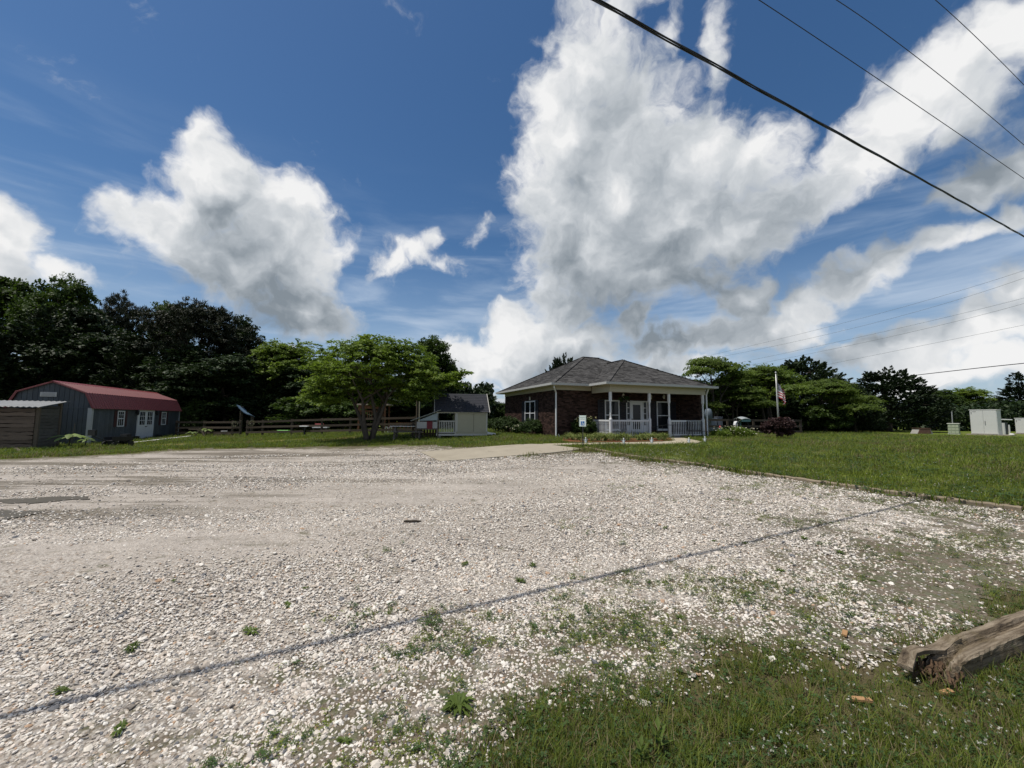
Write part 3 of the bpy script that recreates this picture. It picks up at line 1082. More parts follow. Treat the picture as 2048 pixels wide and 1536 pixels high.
# ------------------------------------------------------------------ barn-shaped shed on the left
def build_barn():
    A = gnd(176, 890)
    T = thing('barn_shed', 'long slate-blue barn shed with a dark red metal gambrel roof', 'shed', A, HRZ)
    L, W, EV = 10.75, 3.1, 1.93
    M_sid = pm('slate_blue_siding', (.072, .083, .096), .75, .25, 2.2, .35, 50, .25, island=.16, dirt=((.075, .07, .06), .45))
    M_red = pm('red_metal_roof', (.165, .034, .036), .5, .22, 2, 0, 40, .5, island=.08)
    M_mar = pm('maroon_shutter', (.055, .018, .02), .6, .2, 8)
    kx, kz, pz = .24, 2.68, 3.22
    prof = [(-W, EV), (-W + kx, kz), (-W / 2, pz), (-kx, kz), (0, EV)]
    b = MB()
    b.prism([(-W, .05)] + prof + [(0, .05)], .02, L - .02, axis='y')
    b.build('wall', M_sid, T)

    def gz(x):
        for (xa, za), (xb, zb) in zip(prof[:-1], prof[1:]):
            if xa <= x <= xb:
                return za + (zb - za) * (x - xa) / (xb - xa)
        return EV
    g = MB()
    x = -W
    while x < -.02:
        xe = min(x + .19, -.001)
        i = len(g.v)
        a, c = gz(x + .001) - .02, gz(xe - .012) - .02
        g.v += [(x, -.002, .06), (xe - .012, -.002, .06), (xe - .012, -.002, c), (x, -.002, a), (x, .0195, .06), (xe - .012, .0195, .06), (xe - .012, .0195, c), (x, .0195, a)]
        g.f += [(i, i + 1, i + 2, i + 3), (i + 1, i + 5, i + 6, i + 2), (i, i + 3, i + 7, i + 4), (i, i + 4, i + 5, i + 1)]
        x += .2
    y = 0.0
    while y < L - .02:
        g.box(0.0005, .022, y + .006, min(y + .194, L), .06, EV - .03)
        y += .2
    g.build('siding_boards', M_sid, T, kind='stuff')
    # horizontal band on the gable
    MB().box(-W, -.02, -.02, -.003, 1.90, 1.96).build('gable_band', M_sid, T)
    # corner trims
    M_tr = pm('barn_white_trim', (.40, .41, .42), .6, .12, 5)
    MB().prism([(-.13, -.025), (.045, -.025), (.045, .12), (.0225, .12), (.0225, -.0025), (-.13, -.0025)], .04, EV - .03).build('corner_trim', M_tr, T)
    MB().box(.023, .045, L - .11, L, .04, EV - .03).build('corner_trim', M_tr, T)
    MB().box(.023, .05, .121, L - .111, .02, .058).build('base_skid', pm('skid_wood', (.13, .12, .10), .9), T)
    # ribbed roof sheets: one connected corrugated sheet per slope
    def sheet_roof(name, xa, za, xb, zb):
        # profile along y with trapezoid ribs, swept from (xa,za) to (xb,zb)
        d = Vector((xb - xa, 0, zb - za)).normalized()
        n = Vector((-d.z, 0, d.x))
        if n.z < 0:
            n = -n
        pr = []
        y = -.12
        while y < L + .12:
            pr += [(y, .012), (y + .02, .04), (y + .05, .04), (y + .07, .012)]
            y += .23
        s = MB()
        for (y, h) in pr:
            for (xx, zz) in ((xa, za), (xb, zb)):
                s.v.append((xx + n.x * h, y, zz + n.z * h))
        for i in range(len(pr) - 1):
            s.f.append((2 * i, 2 * i + 1, 2 * i + 3, 2 * i + 2))
        o_ = s.build(name, M_red, T)
        md = o_.modifiers.new('thickness', 'SOLIDIFY')
        md.thickness = .006
        return o_
    for sg in (1, -1):
        f = (lambda x: x) if sg == 1 else (lambda x: -W - x)
        sheet_roof('roof_sheet', f(-W / 2), pz, f(-kx + .02), kz - .005)
        sheet_roof('roof_sheet', f(-kx + .012), kz - .005, f(.13), EV - .06)
        MB().beam((f(-W / 2 + .0), -.09, pz + .005), (f(-kx), -.09, kz + .0), .05, .08).build('rake_trim', M_red, T)
        MB().beam((f(-kx), -.09, kz), (f(.1), -.09, EV - .05), .05, .08).build('rake_trim', M_red, T)
    MB().prism([(-W / 2 - .16, pz - .03), (-W / 2, pz + .06), (-W / 2 + .16, pz - .03), (-W / 2, pz + .035)], -.13, L + .13, axis='y').build('ridge_cap', M_red, T)
    # vent with two rows of lines on the gable
    vt = MB().box(-2.02, -1.40, -.035, -.0025, 2.45, 2.68).build('gable_vent', pm('vent_plate', (.46, .46, .45), .5), T)
    lv = MB()
    for k in range(4):
        lv.box(-1.97, -1.45, -.042, -.0355, 2.475 + k * .05, 2.495 + k * .05)
    lv.build('vent_slats', pm('vent_slat', (.25, .25, .25), .5), vt, kind='stuff')
    # windows with maroon shutters and panes
    for y0 in (2.35, 7.75):
        y1, z0, z1 = y0 + .72, .88, 1.80
        f = MB().ring(y0, y1, z0, z1, .06, .02, .06, axis='x').build('window', M_white, T)
        MB().box(.0225, .03, y0 + .05, y1 - .05, z0 + .05, z1 - .05).build('pane', M_glass, f)
        MB().box(.031, .05, y0 + .06, y1 - .06, 1.32, 1.37).build('meeting_rail', M_white, f)
        for k in (1, 2):
            yy = y0 + .06 + k * (y1 - y0 - .12) / 3
            for za, zb in ((z0 + .06, 1.319), (1.371, z1 - .06)):
                MB().box(.031, .042, yy - .01, yy + .01, za, zb).build('muntin', M_white, f)
        MB().box(.043, .049, y0 + .06, y1 - .06, 1.56, 1.58).build('muntin', M_white, f)
        for s in (y0 - .3, y1 + .02):
            MB().box(.0225, .05, s, s + .27, z0, z1).build('shutter', M_mar, T)
    # double doors
    f = MB().ring(4.55, 6.65, .06, 1.98, .09, .02, .07, axis='x', wb=.02).build('door_frame', M_white, T)
    for k, (y0, y1) in enumerate(((4.645, 5.595), (5.605, 6.555))):
        d = MB().box(.0225, .055, y0, y1, .085, 1.885).build('door', M_white, T)
        MB().box(.0555, .060, y0 + .17, y1 - .17, .95, 1.76).build('door_pane', M_glass, d)
        for q in (1, 2):
            yy = y0 + .17 + q * (y1 - y0 - .34) / 3
            MB().box(.0605, .07, yy - .014, yy + .014, .95, 1.76).build('muntin', M_white, d)
            zz = .95 + q * .27
            MB().box(.0705, .076, y0 + .17, y1 - .17, zz - .014, zz + .014).build('muntin', M_white, d)
        yy = y1 - .07 if k == 0 else y0 + .07
        MB().tube([(.056, yy, .82), (.1, yy, .82)], [.025, .03], 8).build('handle', M_black, d)
    # lanterns flanking the door
    for y in (4.33, 6.86):
        l = MB().lathe([(.03, -.16), (.07, -.12), (.08, .06), (.1, .08), (.02, .18)], 8, (.13, y, 1.72)).build('wall_lantern', M_black, T)
        MB().box(.0225, .09, y - .04, y + .04, 1.66, 1.76).build('lantern_bracket', M_black, l)
    return T


BARN = build_barn()


def bp(x, y, z=0.0):
    A = gnd(176, 890)
    return A + U * x + Vv * y + Vector((0, 0, z))


# ------------------------------------------------------------------ slab-wood lean-to at the left edge
def build_woodshed():
    A = gnd(69, 900)
    T = thing('slab_wood_shed', 'small rough shed of live-edge wooden slabs with a pale metal roof', 'shed', A, HRZ)
    W, D, H0, H1 = 2.6, 1.35, 1.88, 2.12
    M_sl = pm('slab_board', (.13, .10, .08), .92, .4, 4, .7, 40, .1, stretch=(1, 6, 6), obrand=.3)
    M_sg = pm('grey_slab', (.10, .094, .085), .92, .4, 4, .7, 40, .1, stretch=(6, 1, 6), obrand=.2)
    M_in = pm('shed_inside', (.03, .022, .016), .95)
    MB().prism([(-W + .06, .08), (-.06, .08), (-.06, D - .05), (-W + .06, D - .05)], .02, H0 - .05).build('backing', M_in, T)
    for x, y, h in ((-.06, .02, H0 - .02), (-W, .02, H0 - .02), (-.03, D - .06, H1 - .04), (-W, D - .06, H1 - .04)):
        MB().box(x - .02, x + .10, y - .03, y + .07, -.05, h).build('post', M_wood, T)
    rr = random.Random(5)
    z = .10
    while z < H0 - .16:
        h = .15 + rr.random() * .05
        n = 12
        lo = [(-W + i * (W - .09) / n, z + (rr.random() - .5) * .035) for i in range(n + 1)]
        hi = [(p[0], z + h + (rr.random() - .5) * .05 - .012) for p in lo]
        dpt = -.035 - rr.random() * .02
        s = MB()
        i0 = 0
        for (pa, pb) in zip(lo, hi):
            s.v += [(pa[0], dpt, pa[1]), (pb[0], dpt + .01, pb[1]), (pa[0], -.002, pa[1]), (pb[0], -.002, pb[1])]
        for i in range(n):
            a = 4 * i
            s.f += [(a, a + 4, a + 5, a + 1), (a + 1, a + 5, a + 7, a + 3), (a + 2, a + 3, a + 7, a + 6), (a, a + 2, a + 6, a + 4)]
        s.f += [(0, 1, 3, 2), (4 * n, 4 * n + 2, 4 * n + 3, 4 * n + 1)]
        s.build('slab', M_sl, T)
        z += h + .004
    z = .04
    while z < H1 - .2:
        h = .12 + rr.random() * .04
        n = 6
        s = MB()
        top_lim = lambda yy: H0 - .06 + (H1 - H0) * yy / D
        for i in range(n + 1):
            yy = .085 + i * (D - .17) / n
            za, zb = z + (rr.random() - .5) * .02, min(z + h + (rr.random() - .5) * .02 - .008, top_lim(yy))
            zb = max(zb, za + .01)
            s.v += [(.035, yy, za), (.03, yy, zb), (-.02, yy, za), (-.02, yy, zb)]
        for i in range(n):
            a = 4 * i
            s.f += [(a, a + 4, a + 5, a + 1), (a + 1, a + 5, a + 7, a + 3), (a + 2, a + 3, a + 7, a + 6), (a, a + 2, a + 6, a + 4)]
        s.f += [(0, 1, 3, 2), (4 * n, 4 * n + 2, 4 * n + 3, 4 * n + 1)]
        s.build('side_slab', M_sg, T)
        z += h + .003
    # corrugated roof
    s = MB()
    pr = []
    x = -W - .2
    while x < .22:
        pr.append((x, .02 * math.cos((x) * 2 * math.pi / .19)))
        x += .0475
    for (x, h) in pr:
        for (y, zz) in ((-.22, H0 + .0), (D + .25, H1 + .06)):
            s.v.append((x, y, zz + h))
    for i in range(len(pr) - 1):
        s.f.append((2 * i, 2 * i + 1, 2 * i + 3, 2 * i + 2))
    o = s.build('roof_sheet', pm('galvanised_sheet', (.34, .335, .31), .45, .2, 2, 0, 1, .5, metal=.3, dirt=((.3, .25, .18), .5)), T)
    o.modifiers.new('thickness', 'SOLIDIFY').thickness = .006
    return T


build_woodshed()
# loose plank leaning at the foot of it
p = gnd(30, 902)
tag(MB().beam(p + Vector((0, 0, .12)), gnd(42, 905) + Vector((0, 0, .04)), .12, .03).build('plank', M_wood), 'short loose plank on the grass below the slab-wood shed', 'plank')


# ------------------------------------------------------------------ cream garden playhouse
def build_playhouse():
    A = gnd(872, 878)
    A.z = .40
    T = thing('playhouse', 'small cream playhouse with dark steep roof and white-railed porch', 'playhouse', A, HRZ * .55)
    L, D, F, EV, PK = 2.80, 2.5, .26, 1.45, 2.52
    M_w = pm('cream_siding', (.34, .32, .24), .7, .1, 3, .1, 40, .3)
    M_wd = pm('playhouse_trim', (.42, .41, .37), .6, .1, 3)
    for x in (.05, 1.0, 2.0, L - .25):
        for y in (.05, D - .25):
            MB().box(x, x + .2, y, y + .2, -.35, F - .101).build('block', pm('concrete_block', (.25, .24, .22), .95, .3, 8), T)
    MB().box(0, L, 0, D, F - .1, F).build('floor', M_wood, T)
    MB().box(1.08, L, .01, D, F + .001, EV).build('wall', M_w, T)
    MB().box(1.08, L, -.008, .009, F + .07, F + .12).build('base_trim', M_w, T)
    MB().box(0.0, L, -.018, -.0005, F - .1, F + .005).build('skirt_board', M_wd, T)
    for x in (1.075, L - .07):
        MB().box(x, x + .075, -.016, .0095, F + .121, EV - .06).build('corner_trim', M_wd, T)
    MB().box(2.03, 2.045, -.002, .0095, F + .121, EV - .06).build('panel_seam', M_wood, T)
    # gable ends
    for x, mat in ((.0, M_w), (L - .03, M_w)):
        MB().prism([(0, EV), (D, EV), (D / 2, PK - .02)], x, x + .03, axis='x').build('gable', mat, T)
    MB().box(0, L, -.03, .0, EV - .06, EV + .02).build('eave_beam', M_wd, T)
    # roof with courses
    M_r = pm('dark_shingle', (.035, .036, .042), .95, .3, 6, .6, 110, .12, island=.3)
    for sg in (0, 1):
        ya, yb = (-.12, D / 2) if sg == 0 else (D + .12, D / 2)
        za, zb = EV - .02, PK
        n = 11
        s = MB()
        for i in range(n):
            a, c = i / n, (i + 1) / n
            y0, y1 = ya + (yb - ya) * a, ya + (yb - ya) * c
            z0, z1 = za + (zb - za) * a, za + (zb - za) * c
            s.v += [(-.12, y0, z0 + .02), (L + .12, y0, z0 + .02), (-.12, y0, z0 + .035), (L + .12, y0, z0 + .035), ]
            if i == n - 1:
                s.v += [(-.12, y1, z1 + .02), (L + .12, y1, z1 + .02)]
        for i in range(n):
            b0, b1 = 4 * i, 4 * i + 4
            s.f += [(b0, b0 + 1, b0 + 3, b0 + 2), (b0 + 2, b0 + 3, b1 + 1, b1)]
        o = s.build('roof_slope', M_r, T)
        o.modifiers.new('thickness', 'SOLIDIFY').thickness = .03
    for x in (-.135, L + .105):
        for y0 in (-.14, D + .14):
            MB().beam((x + .015, y0, EV - .03), (x + .015, D / 2, PK + .01), .03, .1).build('rake_board', M_wd, T)
    # porch
    for x, y in ((.03, .04), (.03, D - .12), (1.0, .04)):
        MB().box(x, x + .085, y, y + .085, F + .001, EV - .061).build('porch_post', M_wd, T)
    r = MB().box(.12, 1.0, .05, .1, F + .66, F + .72).build('porch_railing', M_wd, T)
    MB().box(.12, 1.0, .055, .095, F + .05, F + .1).build('bottom_rail', M_wd, r)
    n = 9
    for i in range(n):
        x = .16 + i * .84 / n
        MB().box(x, x + .04, .06, .09, F + .101, F + .659).build('baluster', M_wd, r)
    MB().box(1.05, 1.079, .5, 1.3, F + .001, 1.3).build('door', M_wood, T)
    return T


build_playhouse()


# ------------------------------------------------------------------ fences
def fence(name, label, pts, rails, h, ph=.12, mat=M_rail, posts=True):
    T = thing(name, label, 'fence', (pts[0][0], pts[0][1], tz(*pts[0][:2])))
    o = T.location
    w = lambda p, z: Vector((p[0] - o.x, p[1] - o.y, tz(p[0], p[1]) - o.z + z))
    for p in pts:
        MB().box(-.06, .06, -.06, .06, -.1, h + ph, Matrix.Translation(w(p, 0))).build('post', mat, T)
    for a, c in zip(pts[:-1], pts[1:]):
        d = Vector((c[0] - a[0], c[1] - a[1], 0)).normalized()
        n = Vector((d.y, -d.x, 0)) * .085
        for z in rails:
            j = random.uniform(-.02, .02)
            MB().beam(w(a, z + j) + n - d * .05, w(c, z + j * .3) + n + d * .04, .035, .14).build('rail', mat, T)
    return T


def g2(px, py):
    return tuple(gnd(px, py)[:2])


fence('ranch_fence', 'three-rail wooden fence with a gap, beside the slate-blue barn shed', [g2(352, 873.5), g2(407, 873), g2(464, 873.5), g2(480, 873)], (.30, .66, 1.05), 1.05)
fence('ranch_fence', 'long brown three-rail wooden fence behind the spreading yard tree', [g2(494, 873), g2(524.5, 872.5), g2(583, 871.5), g2(643, 870.5), g2(700, 869.5), g2(765, 868.5), g2(830, 867.5)], (.30, .66, 1.05), 1.05)
fence('ranch_fence', 'grey three-rail fence running from the porch past the flagpole', [g2(1412, 870.2), g2(1456, 870), g2(1508, 869.6), g2(1555, 869.4), g2(1602, 869)], (.22, .60, 1.02), 1.02, .04)


# wreaths hung on the gate posts
def wreath(px, py, Y, label):
    c = at(px, py, Y)
    mb = MB()
    rr = random.Random(int(px))
    for k in range(70):
        a = rr.random() * 6.283
        p = c + Vector((math.cos(a) * .17, rr.uniform(-.05, .02) - .12, math.sin(a) * .17)) + Vector((rr.gauss(0, .03), 0, rr.gauss(0, .03)))
        d = Vector((rr.gauss(0, 1), rr.gauss(0, .5), rr.gauss(0, 1))).normalized() * .07
        e = d.cross(Vector((rr.random(), rr.random(), rr.random()))).normalized() * .025
        mb.quad(p - d, p + e, p + d, p - e)
    o = mb.build('wreath', leafmat('dry_wreath', (.10, .10, .07), (.2, .18, .13), .2), fix=False)
    o['kind'] = 'stuff'
    tag(o, label, 'wreath')
    del o['kind']


wreath(472, 848, 28.6, 'pale dried wreath hung on the fence left of the gap')
wreath(506, 846, 28.6, 'pale dried garland hung on the fence right of the gap')


# ------------------------------------------------------------------ trees
def unit(v):
    return v / (np.linalg.norm(v, axis=-1, keepdims=True) + 1e-9)


def leaf_quads(rng, C, a, b):
    """diamond leaves: centre, half-length vector, half-width vector"""
    return np.stack([C - a, C + b * 1.0 - a * .15, C + a, C - b * 1.0 - a * .15], 1)


def crown_mesh(seed, lobes, n_cl, per, cr, leaf, style='broad', flat=.6, shell=(.55, 1.05), mat=None):
    rng = np.random.default_rng(seed)
    lob = np.array(lobes, float)
    wt = (lob[:, 3] * lob[:, 4] + lob[:, 3] * lob[:, 5] + lob[:, 4] * lob[:, 5])
    pick = rng.choice(len(lob), n_cl, p=wt / wt.sum())
    d = unit(rng.normal(size=(n_cl, 3)))
    d[:, 2] = np.where(d[:, 2] < -.5, -d[:, 2] * .5, d[:, 2])
    rr = shell[0] + (shell[1] - shell[0]) * rng.random(n_cl) ** .6
    CC = lob[pick, :3] + d * lob[pick, 3:] * rr[:, None]
    out = unit(d * lob[pick, 3:])
    csz = cr * (.6 + .8 * rng.random(n_cl))
    N = n_cl * per
    ci = np.repeat(np.arange(n_cl), per)
    o = unit(rng.normal(size=(N, 3))) * (rng.random((N, 1)) ** .5)
    o[:, 2] *= flat
    if style == 'cedar':
        # feathery sprays reaching outwards and up
        ax = unit(out * np.array([1, 1, .4]) + np.array([0, 0, .55]))[ci]
        t = rng.random((N, 1))
        P = CC[ci] + ax * (t - .45) * csz[ci][:, None] * 1.05 + o * csz[ci][:, None] * .7 * (1.15 - t)
        a = unit(ax + rng.normal(size=(N, 3)) * .38)
    elif style == 'pine':
        P = CC[ci] + o * csz[ci][:, None] * .8
        a = unit(o + np.array([0, 0, .5]) + rng.normal(size=(N, 3)) * .5)
    elif style == 'frond':
        # flat layered sprays that arch outwards and hang at the tips
        ax = unit(out * np.array([1, 1, .25]) + rng.normal(size=(n_cl, 3)) * np.array([.5, .5, .12]))[ci]
        t = rng.random((N, 1))
        side = unit(np.cross(ax, np.array([0, 0, 1.0])))
        s = (rng.random((N, 1)) - .5)
        P = CC[ci] + ax * (t - .4) * csz[ci][:, None] * 1.9 + side * s * csz[ci][:, None] * 1.1 + np.array([0, 0, 1]) * (rng.normal(size=(N, 1)) * .12 - .5 * t ** 2 * .6) * csz[ci][:, None]
        a = unit(ax * .5 + side * np.sign(s) * .8 + np.array([0, 0, -.25]) + rng.normal(size=(N, 3)) * .3)
    else:
        P = CC[ci] + o * csz[ci][:, None]
        a = unit(out[ci] * .5 + o * .7 + np.array([0, 0, -.25]) + rng.normal(size=(N, 3)) * .55)
    nrm = unit(rng.normal(size=(N, 3)) * .6 + np.array([0, 0, 1.0]) + out[ci] * .5)
    b = unit(np.cross(nrm, a))
    ln = leaf[0] * (.6 + .8 * rng.random((N, 1)))
    return npmesh('crown', leaf_quads(rng, P, a * ln * .5, b * ln * leaf[1] * .5), 4, mat)


def make_tree(name, label, cat, loc, lobes, n_cl, per, cr, leaf, style, mat, trunk_r, seed, group=None, stems=1, bark=None, spread=.25, flat=.6, shell=(.55, 1.05), fork=.25):
    bark = bark or M_bark
    T = thing(name, label, cat, loc, 0, group)
    link('crown', crown_mesh(seed, lobes, n_cl, per, cr, leaf, style, flat, shell, mat), T)
    rr = random.Random(seed)
    lo = sorted(lobes, key=lambda q: -q[3] * q[4] * q[5])
    top = max(q[2] + q[5] * .6 for q in lobes)
    tg = lo[:max(stems * 2, min(len(lo), 7))]
    if stems == 1:
        cx, cy = sum(q[0] for q in lobes) / len(lobes), sum(q[1] for q in lobes) / len(lobes)
        pts = [(0, 0, -.15), (0, 0, .1), (cx * .15 + rr.uniform(-.1, .1), cy * .15, top * .3), (cx * .5 + rr.uniform(-.2, .2), cy * .5, top * .6), (cx, cy, top * .95)]
        MB().tube(pts, [trunk_r * 1.35, trunk_r * 1.05, trunk_r * .8, trunk_r * .5, trunk_r * .1], 9).build('trunk', bark, T, smooth=True)
        roots = [(Vector(pts[2]).lerp(Vector(pts[3]), rr.random()), trunk_r * .5) for _ in tg]
    else:
        roots = []
        for k in range(stems):
            q = tg[k % len(tg)]
            a = math.atan2(q[1], q[0])
            bx, by = math.cos(a) * spread * .5, math.sin(a) * spread * .5
            e = Vector((q[0], q[1], q[2]))
            m1 = Vector((bx * 1.8 + e.x * fork * .35, by * 1.8 + e.y * fork * .35, e.z * .3))
            m2 = Vector((e.x * .45, e.y * .45, e.z * .62)) + Vector((rr.uniform(-.2, .2), rr.uniform(-.2, .2), 0))
            MB().tube([(bx, by, -.15), (bx * 1.15, by * 1.15, .25), m1, m2, e], [trunk_r * 1.25, trunk_r, trunk_r * .8, trunk_r * .5, trunk_r * .12], 9).build('trunk', bark, T, smooth=True)
            roots.append((m1.lerp(m2, .7), trunk_r * .45))
            roots.append((m2, trunk_r * .4))
    for k, q in enumerate(tg):
        s, r = roots[k % len(roots)]
        e = Vector(q[:3]) + Vector((rr.uniform(-.4, .4) * q[3], rr.uniform(-.4, .4) * q[4], rr.uniform(.0, .5) * q[5]))
        m = s.lerp(e, .5) + Vector((0, 0, .08 * (e - s).length))
        MB().tube([s, m, e], [r, r * .6, r * .15], 6).build('limb', bark, T, smooth=True)
        tw = MB()
        for _ in range(7):
            s2 = m.lerp(e, rr.random())
            dd = Vector((rr.gauss(0, 1), rr.gauss(0, 1), rr.gauss(.2, .6))).normalized()
            e2 = Vector((q[0] + dd.x * q[3] * .9, q[1] + dd.y * q[4] * .9, q[2] + dd.z * q[5] * .9))
            tw.tube([s2, s2.lerp(e2, .5) + Vector((0, 0, .1)), e2], [r * .35, r * .2, r * .06], 4, cap=False)
        tw.build('twigs', bark, T, kind='stuff')
    return T


L_main = leafmat('leaf_spring_green', (.060, .108, .013), (.165, .22, .032), .42)
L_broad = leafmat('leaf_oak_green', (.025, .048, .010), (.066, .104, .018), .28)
L_dark = leafmat('leaf_shade_green', (.011, .023, .007), (.027, .047, .012), .15)
L_cedar = leafmat('leaf_cedar_green', (.010, .021, .008), (.026, .042, .014), .1)
L_pine = leafmat('leaf_pine_green', (.012, .018, .008), (.026, .032, .014), .08)
L_mim = leafmat('leaf_mimosa_green', (.048, .084, .012), (.122, .165, .029), .4)
L_shrub = leafmat('leaf_boxwood', (.018, .036, .008), (.05, .085, .018), .15)
L_maroon = leafmat('leaf_maroon', (.020, .012, .012), (.06, .028, .026), .2)

# the spreading multi-stem tree in the middle of the yard
tp = gnd(738, 882)
lob = [(0, 0, 4.4, 2.3, 2.2, 1.25), (-2.1, .3, 3.7, 1.6, 1.6, 1.1), (2.0, .2, 3.9, 1.7, 1.6, 1.1), (-.6, -1.6, 3.6, 1.9, 1.3, 1.1), (.7, 1.6, 3.9, 2.0, 1.4, 1.2),
       (-1.3, .2, 4.9, 1.4, 1.4, .8), (1.3, 0, 4.9, 1.4, 1.3, .9), (0.1, 0, 5.55, 1.2, 1.2, .55), (-3.1, .2, 4.8, .8, .8, .4), (-3.5, .1, 5.3, .45, .45, .25), (-2.6, .0, 2.9, .9, 1.0, .7),
       (2.9, 0, 3.6, 1.2, 1.2, .8), (4.2, -.1, 3.5, 1.0, .9, .4), (5.2, -.1, 3.75, .6, .5, .22), (4.6, -.2, 3.1, .7, .6, .25), (-.9, -.6, 2.9, 1.4, 1.2, .6), (1.6, -.4, 3.0, 1.4, 1.2, .6), (2.2, 0, 5.2, .7, .7, .4), (-2.9, .4, 3.0, 1.0, 1.0, .7), (-2.3, .3, 2.3, .8, .9, .5), (-1.0, .9, 2.6, 1.1, 1.0, .6), (1.9, .8, 2.5, 1.1, 1.0, .55), (.4, 1.4, 2.9, 1.5, 1.0, .8), (3.1, .4, 2.8, .8, .8, .5), (-.2, 0, 5.0, 1.9, 1.6, .7), (-3.2, .2, 2.3, .8, .8, .5), (-1.9, -.6, 2.2, .9, .8, .45), (2.5, -.3, 2.5, .9, .8, .5), (.3, 1.3, 2.2, 1.3, .8, .5), (-2.5, .3, 4.2, 1.3, 1.2, .7), (2.4, .2, 4.5, 1.2, 1.1, .6)]
make_tree('yard_tree', 'spreading multi-stemmed green tree on the lawn left of the cream playhouse', 'tree', tp, lob, 1300, 40, .34, (.17, .42), 'frond', L_main, .13, 11, stems=5, bark=M_bark_l, spread=.35, shell=(.35, 1.02))


def broad_lobes(rr, h, w, base=.25):
    L = [(0, 0, h * .62, w * .36, w * .36, h * .26)]
    for k in range(9):
        a = rr.random() * 6.283
        z = h * (base + .12 + rr.random() * (.72 - base))
        t = max(.25, 1 - abs((z / h - .5)) * 1.3)
        L.append((math.cos(a) * w * .3 * t, math.sin(a) * w * .3 * t, z, w * (.17 + .1 * rr.random()), w * (.17 + .1 * rr.random()), h * (.1 + .08 * rr.random())))
    L.append((rr.uniform(-.1, .1) * w, 0, h * .86, w * .2, w * .2, h * .13))
    L.append((rr.uniform(-.2, .2) * w, 0, h * .3, w * .34, w * .34, h * .18))
    return L


def cone_lobes(h, w, n=7, dome=.7, rr=None):
    rr = rr or random.Random(int(h * 10 + w))
    if dome > .6:
        L = [(0, 0, h * .34, w * .47, w * .47, h * .36), (0, 0, h * .55, w * .38, w * .38, h * .36), (.02 * w, 0, h * .74, w * .22, w * .22, h * .235), (0, 0, h * .18, w * .48, w * .48, h * .2)]
        for k in range(12):
            a, t = rr.random() * 6.283, rr.random()
            r = w * .43 * math.sqrt(max(.05, 1 - (t * .98) ** 2))
            L.append((math.cos(a) * r, math.sin(a) * r, h * (.14 + .74 * t), w * .09, w * .09, h * .08))
        return L
    L = []
    for k in range(16):
        t = k / 15
        r = w * (.46 * (1 - t) ** .75 + .05)
        L.append((rr.uniform(-.04, .04) * w, rr.uniform(-.04, .04) * w, h * (.05 + .9 * t), r, r, h * .07))
    for k in range(14):
        a, t = rr.random() * 6.283, rr.random() * .85
        r = w * (.40 * (1 - t) ** .75)
        L.append((math.cos(a) * r, math.sin(a) * r, h * (.05 + .9 * t), w * .13, w * .13, h * .07))
    return L


rr0 = random.Random(21)
PROTO = {}


def proto(kind, v=0):
    """one tree of each kind, parked in the wood it belongs to; the rest are copies"""
    return PROTO.get((kind, v))


SPEC = {   # kind: (h, w) of the first of its kind and its builder
    'broad': dict(h=13., w=9., n=700, per=54, cr=.58, leaf=(.27, .62), style='broad', mat=L_broad, lob='b', tr=.22),
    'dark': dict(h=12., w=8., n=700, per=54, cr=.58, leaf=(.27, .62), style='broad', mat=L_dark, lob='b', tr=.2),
    'light': dict(h=7., w=6., n=520, per=54, cr=.46, leaf=(.20, .5), style='frond', mat=L_main, lob='b', tr=.14),
    'pine': dict(h=13., w=11., n=1100, per=42, cr=.46, leaf=(.36, .2), style='pine', mat=L_pine, lob='b', tr=.25),
    'cedar': dict(h=10., w=6., n=1150, per=38, cr=.40, leaf=(.21, .5), style='cedar', mat=L_cedar, lob='c', tr=.18),
    'dome': dict(h=6.5, w=7., n=1250, per=38, cr=.34, leaf=(.19, .5), style='cedar', mat=L_cedar, lob='d', tr=.2),
    'mimosa': dict(h=5.6, w=7.5, n=430, per=52, cr=.46, leaf=(.19, .36), style='frond', mat=L_mim, lob='m', tr=.11),
    'bush': dict(h=2.6, w=3., n=190, per=36, cr=.32, leaf=(.18, .5), style='broad', mat=L_broad, lob='b', tr=.06),
}


